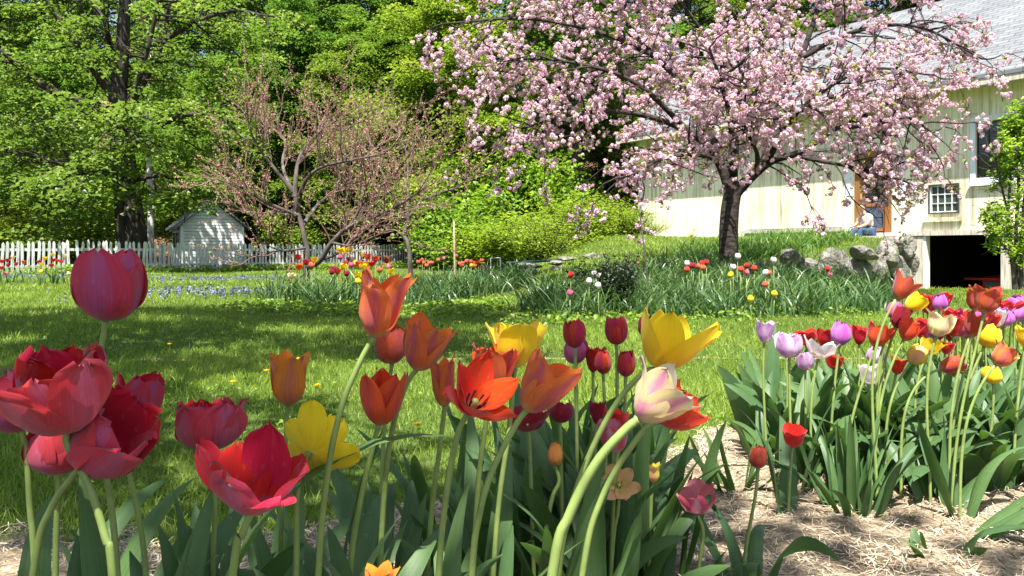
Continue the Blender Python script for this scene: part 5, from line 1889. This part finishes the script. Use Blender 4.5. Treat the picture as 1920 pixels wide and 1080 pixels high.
q = lambda x, y, Y_=12.0: P(x, y, Y_)
base = P(578, 540, 12)
base[2] = tz(base[0], base[1]) - .03
peach("leaning peach tree with sparse pink buds in the middle tulip bed", base,
      [([base, q(574, 505), q(577, 478), q(572, 450), q(560, 400), q(548, 350)], .052, .03),
       ([q(578, 500), q(600, 488, 11.9), q(622, 455, 11.8), q(655, 425, 11.7), q(720, 400, 11.5), q(770, 372, 11.3)], .055, .012),
       ([q(556, 395), q(570, 345, 11.8), q(600, 315, 11.6), q(660, 300, 11.4), q(720, 288, 11.2)], .04, .01),
       ([q(552, 370), q(560, 300, 12.2), q(590, 255, 12.4), q(630, 225, 12.6)], .04, .008),
       ([q(550, 360), q(510, 310, 12), q(480, 270, 11.9), q(465, 235, 11.8)], .035, .008),
       ([q(562, 405), q(500, 380, 11.8), q(460, 355, 11.6), q(405, 335, 11.4)], .03, .008),
       ([q(566, 425), q(600, 380, 12.6), q(645, 345, 13), q(700, 280, 13.3)], .035, .008),
       ([q(552, 370), q(530, 310, 12.8), q(535, 265, 13.3), q(510, 235, 13.6)], .035, .008),
       ([q(622, 455, 11.8), q(660, 460, 11.4), q(710, 440, 11.2)], .02, .006),
       ([q(600, 488, 11.9), q(640, 470, 12.4), q(690, 420, 12.8), q(750, 400, 13)], .03, .006),
       ([q(562, 405), q(520, 400, 12.4), q(470, 400, 12.8), q(440, 385, 13)], .022, .006),
       ([q(655, 425, 11.7), q(690, 370, 11.6), q(740, 330, 11.5)], .02, .006),
       ([q(573, 465), q(530, 470, 11.5), q(490, 455, 11.2)], .02, .006)], 91, 5.6, 1.1)
q = lambda x, y, Y_=18.0: P(x, y, Y_)
base = P(772, 480, 18)
base[2] = tz(base[0], base[1]) - .03
peach("smaller peach tree farther back, in front of the right end of the fence", base,
      [([base, q(766, 464), q(757, 440), q(764, 420), q(765, 405)], .055, .04),
       ([q(764, 420), q(740, 370, 18), q(715, 320, 18.2), q(695, 290, 18.3)], .035, .01),
       ([q(765, 408), q(790, 375, 18), q(800, 340, 18.2), q(820, 300, 18.4)], .035, .01),
       ([q(764, 410), q(720, 400, 17.6), q(680, 390, 17.3), q(650, 360, 17)], .04, .01),
       ([q(790, 375), q(830, 360, 17.5), q(860, 350, 17.3), q(885, 320, 17.1)], .035, .01),
       ([q(764, 405), q(765, 330, 18.6), q(760, 280, 19), q(742, 240, 19.3)], .035, .01),
       ([q(740, 370), q(690, 330, 18.8), q(670, 280, 19)], .03, .01)], 92, 4.0, 1.45)


# ------------------------------------------------------------------ shrubs
def shrub_proto(seed, nst, n, leafL, mat, wmul=1.0, spr=.14, per=10, stem=M['wood_bark']):
    """shrub of unit height and about unit width"""
    rng = np.random.default_rng(seed)
    gs, gc = Geo(), Geo()
    cs = []
    for k in range(nst):
        a = rng.random() * 6.28
        e = R(rng.uniform(35, 88))
        b = branch(gs, rng, (rng.normal() * .04, rng.normal() * .04, -.03), (math.cos(a) * math.cos(e) * wmul, math.sin(a) * math.cos(e) * wmul, math.sin(e)), rng.uniform(.6, 1.0), .012, .004, 6, .3, .1, 4)
        for s in range(n):
            p, d = along(b, rng.uniform(.2, 1))
            b2 = branch(gs, rng, p, side_dir(rng, d, R(rng.uniform(30, 70)), .1), rng.uniform(.08, .25), .004, .002, 3, .3, 0, 3)
            for t in (.5, 1.0):
                cs.append(along(b2, t)[0])
    cs = np.array(cs)
    C = np.repeat(cs, per, 0) + rng.normal(size=(len(cs) * per, 3)) * spr * np.array((.5, .5, .35))
    Ls = leafL * rng.uniform(.6, 1.3, len(C))
    tone = np.clip(np.repeat(rng.random(len(cs)), per) * .5 + rng.random(len(C)) * .5, 0, 1)
    leaves(gc, C, norm(rand_unit(rng, len(C)) * .7 + np.array((0, 0, 1.))), rand_unit(rng, len(C)), Ls, Ls * .7, rng, rnd=tone)
    return gs.mesh("stems", stem), gc.mesh("foliage", mat)


SH_ = [shrub_proto(1, 26, 14, .045, M['shrub_leaf']), shrub_proto(2, 20, 16, .05, M['shrub_leaf'], 1.3), shrub_proto(3, 30, 10, .035, M['shrub_leaf'], .8, .12, 7)]


def put_shrub(label, px, py, Y_, w_, h, v, col, rot=0.0, group=None, name="shrub", cat="shrub"):
    p = P(px, py, Y_)
    z = tz(p[0], p[1]) if py is not None else 0
    o = thing(name, label, cat, (p[0], p[1], z), rot, group)
    a, b = link("stems", SH_[v][0], o), link("foliage", SH_[v][1], o)
    for s in (a, b):
        s.scale = (w_, w_, h)
    b.color = (*col, 1)
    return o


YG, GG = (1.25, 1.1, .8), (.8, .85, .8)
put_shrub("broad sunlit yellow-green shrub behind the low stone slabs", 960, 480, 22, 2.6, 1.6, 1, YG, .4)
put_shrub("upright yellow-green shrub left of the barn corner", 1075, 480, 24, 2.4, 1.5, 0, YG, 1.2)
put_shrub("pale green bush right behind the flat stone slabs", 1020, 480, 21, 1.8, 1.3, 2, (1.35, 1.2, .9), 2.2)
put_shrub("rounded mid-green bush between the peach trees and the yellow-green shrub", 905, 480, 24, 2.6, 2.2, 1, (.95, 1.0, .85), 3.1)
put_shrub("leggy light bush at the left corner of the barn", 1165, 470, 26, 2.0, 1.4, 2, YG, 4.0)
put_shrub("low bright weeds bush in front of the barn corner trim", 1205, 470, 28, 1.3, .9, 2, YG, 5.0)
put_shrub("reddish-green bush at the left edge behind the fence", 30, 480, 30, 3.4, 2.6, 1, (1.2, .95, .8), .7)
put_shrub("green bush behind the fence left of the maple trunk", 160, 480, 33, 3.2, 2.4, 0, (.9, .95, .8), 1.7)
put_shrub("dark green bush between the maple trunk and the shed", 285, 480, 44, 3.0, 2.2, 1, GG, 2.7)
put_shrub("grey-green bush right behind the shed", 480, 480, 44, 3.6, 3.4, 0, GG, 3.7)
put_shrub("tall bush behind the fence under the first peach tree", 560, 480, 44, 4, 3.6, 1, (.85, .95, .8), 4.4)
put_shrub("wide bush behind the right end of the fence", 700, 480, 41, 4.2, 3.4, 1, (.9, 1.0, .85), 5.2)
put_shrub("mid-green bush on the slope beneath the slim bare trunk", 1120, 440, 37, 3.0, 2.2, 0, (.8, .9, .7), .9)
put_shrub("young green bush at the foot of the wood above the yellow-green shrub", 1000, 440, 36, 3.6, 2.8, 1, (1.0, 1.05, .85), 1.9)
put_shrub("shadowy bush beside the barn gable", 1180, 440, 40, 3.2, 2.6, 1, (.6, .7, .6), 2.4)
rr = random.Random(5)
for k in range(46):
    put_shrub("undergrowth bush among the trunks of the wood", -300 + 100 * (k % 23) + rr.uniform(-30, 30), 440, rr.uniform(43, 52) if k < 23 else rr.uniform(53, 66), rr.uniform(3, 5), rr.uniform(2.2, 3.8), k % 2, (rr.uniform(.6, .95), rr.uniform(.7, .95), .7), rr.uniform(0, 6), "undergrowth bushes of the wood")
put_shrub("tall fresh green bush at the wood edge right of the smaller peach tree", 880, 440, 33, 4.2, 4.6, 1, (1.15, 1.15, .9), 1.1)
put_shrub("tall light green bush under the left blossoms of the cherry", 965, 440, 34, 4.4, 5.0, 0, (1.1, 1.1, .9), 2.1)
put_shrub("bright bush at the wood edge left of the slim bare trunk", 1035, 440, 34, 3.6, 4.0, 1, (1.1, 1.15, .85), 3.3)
# white-flowering bush behind the first peach tree
wb = put_shrub("white-blossomed bush behind the nearer peach tree", 672, 480, 40, 4.6, 4.2, 1, (1, 1.05, .9), .3)
rng = np.random.default_rng(17)
g = Geo()
n = 3200
u = rand_unit(rng, n) * rng.uniform(.55, 1.0, n)[:, None] * np.array((1.5, 1.5, 1.3)) + np.array((0, 0, 1.45))
leaves(g, u, rand_unit(rng, n), rand_unit(rng, n), .055, .05, rng)
g.obj("blossom", M['white_petal'], wb)
# dark peony-like bush in the cherry bed
M['dark_leaf'] = leaf_mat("dark_bush_leaf", (.015, .03, .018), (.035, .055, .028), (.07, .09, .04), .25)
SH_.append(shrub_proto(9, 22, 12, .055, M['dark_leaf'], .75, .12, 9))
db = put_shrub("dark purplish-green bush at the left of the cherry bed", 1160, 545, 9.4, .62, .72, 3, (1, 1, 1), .3)
g = Geo()
pl, _ = head_petals('egg', 'round', np.random.default_rng(2), 5, .02, res=(5, 6))
pl = fit_head(pl, .04, .035)
for p in pl:
    g.add(p[0], p[1], uv=p[2])
o = g.obj("bud", PM['magenta'], db)
o.location = (.18, -.12, .55)

# lilac at the right
rng = np.random.default_rng(88)
q = lambda x, y, Y_=16.: P(x, y, Y_)
base = P(1905, 560, 16)
base[2] = tz(base[0], base[1]) - .05
lilac, gw, paths = limb_tree("lilac_bush", "tall light green lilac with purple buds at the right edge before the barn", "shrub", base,
      [([base, q(1900, 500), q(1892, 440), q(1890, 400)], .06, .03),
       ([base + np.array((.12, 0, 0)), q(1914, 500), q(1918, 440), q(1920, 380)], .07, .03),
       ([base + np.array((.05, .1, 0)), q(1908, 500), q(1905, 440), q(1910, 330), q(1905, 250)], .05, .02),
       ([q(1892, 440), q(1866, 412), q(1848, 398, 15.6)], .02, .006),
       ([q(1890, 400), q(1878, 350), q(1868, 310, 15.7), q(1868, 280, 15.6)], .025, .008),
       ([q(1890, 400), q(1895, 330), q(1900, 270), q(1905, 225)], .03, .008),
       ([q(1920, 380), q(1930, 300), q(1925, 240), q(1920, 215)], .03, .01),
       ([q(1920, 380), q(1960, 300), q(1980, 220)], .03, .01),
       ([q(1918, 440), q(1965, 390), q(2000, 340)], .03, .01),
       ([q(1900, 480), q(1870, 450), q(1850, 430, 15.7)], .02, .006)], M['peach_bark'], 7)
PC, PA = [], []
for p, r0, r1 in paths[2:]:
    ln = np.linalg.norm(np.diff(p, axis=0), axis=1).sum()
    for s in range(int(ln * 22) + 8):
        tt = rng.uniform(.2, 1.0)
        a_, d = along(p, tt)
        b2 = branch(gw, rng, a_ - base, side_dir(rng, d, R(rng.uniform(25, 75)), .1), rng.uniform(.2, .5), .008, .003, 4, .3, 0, 3)
        for v in (.4, .7, 1.0):
            c, d2 = along(b2, v)
            PC.append(c)
            PA.append(d2)
PC, PA = np.array(PC), np.array(PA)
Wp = PC + base
pxs, pys = 960 + Wp[:, 0] / Wp[:, 1] * F, HZ - (Wp[:, 2] - CH) / Wp[:, 1] * F
k = pxs > np.interp(pys, (200, 250, 330, 400, 470), (1885, 1882, 1862, 1842, 1862))
PC, PA = PC[k], PA[k]
gl = Geo()
C = np.repeat(PC, 8, 0)
d = norm(np.repeat(PA, 8, 0) + rand_unit(rng, len(C)) * .9)
Ll = rng.uniform(.06, .12, len(C))
leaves(gl, C + d * Ll[:, None] * .6 + rng.normal(size=C.shape) * .04, norm(rand_unit(rng, len(C)) * .7 + np.array((0, 0, 1.))), d, Ll, Ll * .5, rng, fold=.15)
gw.obj("trunk", M['peach_bark'], lilac)
o = gl.obj("foliage", M['shrub_leaf'], lilac)
o.color = (1.15, 1.15, .7, 1)
gf = Geo()
tips = PC[rng.random(len(PC)) < .05]
tips = tips[tips[:, 0] < .1]
C = np.repeat(tips, 26, 0) + rng.normal(size=(len(tips) * 26, 3)) * np.array((.03, .03, .05))
leaves(gf, C, rand_unit(rng, len(C)), rand_unit(rng, len(C)), .025, .02, rng)
gf.obj("blossom", M['lilac_petal'], lilac)


# ------------------------------------------------------------------ boulders, slabs, stakes
def boulder_mesh(g, c, sx_, sy_, sz_, seed, yaw=0.0):
    rng = np.random.default_rng(seed)
    import bmesh
    bm = bmesh.new()
    bmesh.ops.create_icosphere(bm, subdivisions=4, radius=1)
    V = np.array([v.co for v in bm.verts])
    Fc = np.array([[v.index for v in f.verts] for f in bm.faces])
    bm.free()
    for k in range(14):                      # chop planes give a broken stone shape
        d = rand_unit(rng, 1)[0]
        h = rng.uniform(.45, .78)
        t = np.maximum(0, V @ d - h)
        V = V - d * t[:, None] * .92
    for f in (2.5, 6, 13):
        ph = rng.random(3) * 6
        V = V + norm(V) * (np.sin(V[:, :1] * f + ph[0]) * np.sin(V[:, 1:2] * f + ph[1]) * np.sin(V[:, 2:] * f + ph[2])) * .16 / f ** .7
    V = V * np.array((sx_, sy_, sz_))
    ca, sa = math.cos(yaw), math.sin(yaw)
    V = np.stack((V[:, 0] * ca - V[:, 1] * sa, V[:, 0] * sa + V[:, 1] * ca, V[:, 2]), -1)
    g.add(V + np.asarray(c), Fc)


wall = thing("stone_wall", "retaining wall of big grey boulders between the bank and the barn cellar", "stone wall", (7.5, 18.2, tz(7.5, 18.2)))
wo = np.array(wall.location)
for k, (x0, x1, y0, y1, Y_) in enumerate([(1416, 1442, 488, 508, 14.7), (1462, 1506, 470, 503, 15.3), (1480, 1518, 494, 520, 15.6), (1506, 1548, 486, 520, 16.4), (1540, 1598, 470, 524, 17.2), (1590, 1648, 463, 488, 18.2), (1592, 1642, 484, 528, 18.4),
                                            (1636, 1684, 452, 498, 19.6), (1626, 1668, 486, 534, 19.2), (1652, 1694, 440, 464, 20.8), (1684, 1712, 444, 492, 21.9), (1668, 1704, 486, 540, 21.2), (1676, 1712, 500, 560, 21.6),
                                            (1600, 1640, 515, 560, 18.6), (1540, 1590, 515, 556, 17.4), (1440, 1470, 494, 520, 15.0), (1640, 1680, 520, 570, 19.8), (1694, 1716, 470, 520, 22.1)]):
    c = P((x0 + x1) / 2, (y0 + y1) / 2, Y_)
    g = Geo()
    sx_, sz_ = (x1 - x0) / 2 / F * Y_ * 1.36, (y1 - y0) / 2 / F * Y_ * 1.36
    boulder_mesh(g, c - wo, sx_, max(.3, sx_ * .8), sz_, 700 + k, .3)
    g.obj("boulder", M['stone'], wall)
for k, (lab, x0, x1, y0, y1, Y_) in enumerate([("long flat slab at the left end of the low slab wall", 953, 1022, 493, 504, 15.5), ("pale stone under the left end of the slab wall", 974, 1014, 504, 518, 15.3), ("small slab in the middle of the low slab wall", 1024, 1054, 487, 499, 16.2),
                                        ("rounded stone below the middle of the slab wall", 1026, 1066, 498, 512, 16), ("thin sunlit slab right of the middle of the slab wall", 1045, 1086, 480, 489, 17), ("long sunlit slab at the right end of the slab wall", 1084, 1136, 474, 487, 17.6),
                                        ("tan round stone left of the slab wall", 910, 928, 511, 523, 14.2), ("dark stone lying before the barn wall, left of a pair", 1240, 1255, 445, 453, 29), ("dark stone lying before the barn wall, right of a pair", 1256, 1270, 446, 454, 29),
                                        ("low grey slab in the grass before the barn wall", 1241, 1264, 452, 460, 28.6)]):
    c = P((x0 + x1) / 2, (y0 + y1) / 2, Y_)
    g = Geo()
    sx_, sz_ = (x1 - x0) / 2 / F * Y_ * 1.08, (y1 - y0) / 2 / F * Y_ * 1.2
    boulder_mesh(g, (0, 0, 0), sx_, max(.25, sx_ * .5), sz_, 740 + k, .2)
    o = g.obj("stone", M['stone'] if k != 6 else plain_mat("tan_stone", (.5, .38, .24), .9, .3, 9))
    o.location = c
    tag(o, lab, "stone")
g = Geo()
tube(g, [P(853, 530, 13.6), P(852, 470, 13.6), P(851, 414, 13.6)], .017, 6)
o = g.obj("stake", plain_mat("weathered_stake", (.34, .26, .17), .9, .25, 20))
tag(o, "upright wooden stake in the back tulip bed", "stake")
g = Geo()
tube(g, [P(1215, 535, 10), P(1208, 470, 10), P(1201, 404, 10)], [.011, .010, .006], 6)
tag(g.obj("pole", M['wood_bark']), "thin dark pole leaning in the cherry bed before the barn corner", "pole")
g = Geo()
tube(g, [P(920, 516, 14.5), P(920, 484, 14.5), P(938, 483, 14.5), P(938, 512, 14.5)], .008, 6)
tag(g.obj("plant_hoop", M['trim']), "small white hoop standing by the tan round stone", "hoop")
g = Geo()
a, b = P(947, 494, 15.2), P(1052, 487, 16.6)
tube(g, [a, (a + b) / 2, b], .03, 6)
tag(g.obj("pipe", plain_mat("dark_green_metal", (.02, .06, .05), .5)), "dark green pipe lying along the top of the flat slabs", "pipe")

# ------------------------------------------------------------------ seated person and cat
def skin_mesh(name, verts, edges, radii, mat, parent, sub=2, root=0):
    me = bpy.data.meshes.new(name)
    me.from_pydata(verts, edges, [])
    o = link(name, me, parent)
    m1 = o.modifiers.new("skin", 'SKIN')
    for i, r in enumerate(radii):
        me.skin_vertices[0].data[i].radius = (r, r) if not isinstance(r, tuple) else r
        me.skin_vertices[0].data[i].use_root = i == root
    m2 = o.modifiers.new("sub", 'SUBSURF')
    m2.levels = m2.render_levels = sub
    m1.use_smooth_shade = True
    me.materials.append(mat)
    return o




pw = P(1628, 437, 23.2)
pers = thing("person", "person in a pale shirt and jeans sitting on the barn doorstep, bent forward", "person", pw, R(200))
sk = plain_mat("skin", (.55, .32, .23), .5)
# local axes: +X is where the person faces, Z up, seat at z = 0
BV = [(0, 0, .06), (.03, 0, .28), (.10, 0, .46), (.16, 0, .54), (.19, 0, .60), (.22, 0, .70), (.22, 0, .78),
      (.09, .17, .44), (.22, .20, .24), (.42, .16, .16), (.52, .14, .15),
      (.09, -.17, .44), (.24, -.20, .24), (.42, -.12, .18), (.52, -.10, .16),
      (.02, .10, .04), (.42, .14, .10), (.44, .14, -.32), (.56, .15, -.36),
      (.02, -.10, .04), (.42, -.12, .08), (.46, -.12, -.32), (.58, -.13, -.36)]
BE = [(0, 1), (1, 2), (2, 3), (3, 4), (4, 5), (5, 6), (2, 7), (7, 8), (8, 9), (9, 10), (2, 11), (11, 12), (12, 13), (13, 14), (0, 15), (15, 16), (16, 17), (17, 18), (0, 19), (19, 20), (20, 21), (21, 22)]
BR = [.14, .13, .13, .055, .06, .095, .07, .055, .045, .032, .03, .055, .045, .032, .03, .09, .06, .045, .035, .09, .06, .045, .035]
skin_mesh("body", BV, BE, BR, sk, pers)
sh = plain_mat("pale_pink_shirt", (.72, .60, .56), .8, .08)
skin_mesh("shirt", [(0, 0, .10), (.03, 0, .28), (.10, 0, .45), (.13, 0, .50), (.09, .17, .44), (.17, .19, .31), (.09, -.17, .44), (.18, -.19, .31)], [(0, 1), (1, 2), (2, 3), (2, 4), (4, 5), (2, 6), (6, 7)],
          [.165, .155, .15, .09, .075, .07, .075, .07], sh, pers)
jn = plain_mat("blue_denim", (.045, .08, .16), .85, .25, 30)
skin_mesh("jeans", [(0, 0, .06), (.02, .10, .05), (.42, .14, .10), (.44, .14, -.28), (.02, -.10, .05), (.42, -.12, .08), (.46, -.12, -.28)], [(0, 1), (1, 2), (2, 3), (0, 4), (4, 5), (5, 6)], [.15, .11, .08, .065, .11, .08, .065], jn, pers)
skin_mesh("hair", [(.17, 0, .68), (.19, 0, .76), (.22, 0, .83)], [(0, 1), (1, 2)], [.09, .105, .07], plain_mat("brown_hair", (.07, .04, .02), .7), pers)
ct = P(1296, 455, 29.0)
cat = thing("cat", "tan cat sitting in the grass against the sunlit barn wall", "cat", (ct[0], ct[1], tz(ct[0], ct[1])), R(20))
fur = plain_mat("tan_fur", (.48, .30, .15), .9, .25, 14)
skin_mesh("body", [(-.10, 0, .08), (-.06, 0, .18), (.02, 0, .27), (.05, 0, .33), (.09, 0, .37), (.15, 0, .36), (.04, .05, .16), (.07, .05, .02), (.04, -.05, .16), (.07, -.05, .02), (-.17, .05, .05), (-.12, .16, .03), (.07, .04, .44), (.07, -.04, .44)],
          [(0, 1), (1, 2), (2, 3), (3, 4), (4, 5), (2, 6), (6, 7), (2, 8), (8, 9), (0, 10), (10, 11), (4, 12), (4, 13)], [.10, .10, .075, .05, .062, .03, .035, .024, .035, .024, .03, .02, .012, .012], fur, cat)

# ------------------------------------------------------------------ tree behind the camera whose boughs shade the lawn and the near tulips
rng = np.random.default_rng(55)
bz0 = np.array((-3.4, -2.6, 0.0))
bz0[2] = tz(bz0[0], bz0[1]) - .05
A_ = np.array
limbs = [([bz0, A_((-3.4, -2.6, 1.5)), A_((-3.3, -2.5, 3.2))], .30, .24), ([A_((-3.3, -2.5, 3.2)), A_((-3.2, -2.0, 5.5)), A_((-3.0, -1.5, 8.2))], .2, .06),
         ([A_((-3.3, -2.5, 3.2)), A_((-3.6, 0, 5.2)), A_((-4.0, 2.8, 6.2)), A_((-4.4, 6.0, 6.9))], .15, .03),
         ([A_((-3.3, -2.5, 3.2)), A_((-2.6, 0, 5.0)), A_((-2.0, 2.4, 6.0)), A_((-1.5, 5.4, 6.8))], .14, .03),
         ([A_((-3.3, -2.5, 3.3)), A_((-4.8, -0.8, 4.8)), A_((-6.2, 1.4, 5.8)), A_((-7.0, 4.5, 6.6))], .13, .03),
         ([A_((-3.3, -2.5, 3.3)), A_((-1.6, -2.0, 4.6)), A_((.2, -1.6, 5.4)), A_((1.9, -1.4, 5.9))], .13, .03),
         ([A_((-3.2, -2.0, 5.5)), A_((-1.8, -1.0, 6.4)), A_((-.4, .2, 6.8))], .08, .03)]
tree, gw, paths = limb_tree("tree", "spreading tree standing behind the viewer, shading the lawn and the near tulips", "tree", bz0, limbs, M['wood_bark'], 8)
LP = np.concatenate([p for p, _, _ in paths[1:]])
KS = np.array((-S[0], -S[1])) / S[2]          # ground shift of a shadow per metre of height
gx_, gy_ = rng.uniform(-7.5, 2.6, 9000), rng.uniform(-.8, 10.2, 9000)
lim = -.25 + .45 * np.sin(gy_ * 1.3) + np.where(gy_ > 8.6, .8, 0)
dn = np.where((gx_ < lim) & (gy_ > 2.3), .95, 0.0)
dn = np.where((gy_ < 2.45) & (gx_ < 1.7), np.where(gx_ > .35, .55, 1.0), dn)
dap = np.sin(2.3 * gx_ + 1.1 * gy_) * np.sin(1.9 * gy_ - .9 * gx_ + 1.0)
dn = dn * np.where(dap > .46, .08, 1.0)
dn = dn * np.where((gx_ > -1.6) & (gx_ < -.1) & (gy_ > 3.7) & (gy_ < 5.6), .12, 1.0)
for sp in (P(905, 735, 1.02), P(1262, 715, .88), P(1300, 615, 1.05), P(245, 785, .97), P(1040, 700, .98)):     # gaps in the canopy
    dd_ = np.hypot(gx_ - sp[0] - KS[0] * sp[2], gy_ - sp[1] - KS[1] * sp[2])
    dn = np.where(dd_ < .30, 0, dn)
kk = rng.random(9000) < dn * np.where(gy_ < 2.5, .23, .26)
n = kk.sum()
H_ = rng.uniform(5.2, 7.4, n)
cs = np.stack((gx_[kk] - KS[0] * H_, gy_[kk] - KS[1] * H_, H_), -1)
for c in cs[::3]:
    q_ = LP[np.argmin(((LP - c) ** 2).sum(1))]
    tube(gw, smooth_path(np.array((q_, (q_ + c) / 2 + np.array((0, 0, .12)), c)), 5) - bz0, np.linspace(.03, .008, 5), 4, cap=False)
gc = Geo()
spray(gc, rng, cs - bz0, rand_unit(rng, n), 30, rng.uniform(.28, .5, n), .08, .12, .5)
gw.obj("trunk", M['wood_bark'], tree)
gc.obj("crown", M['maple_leaf'], tree)
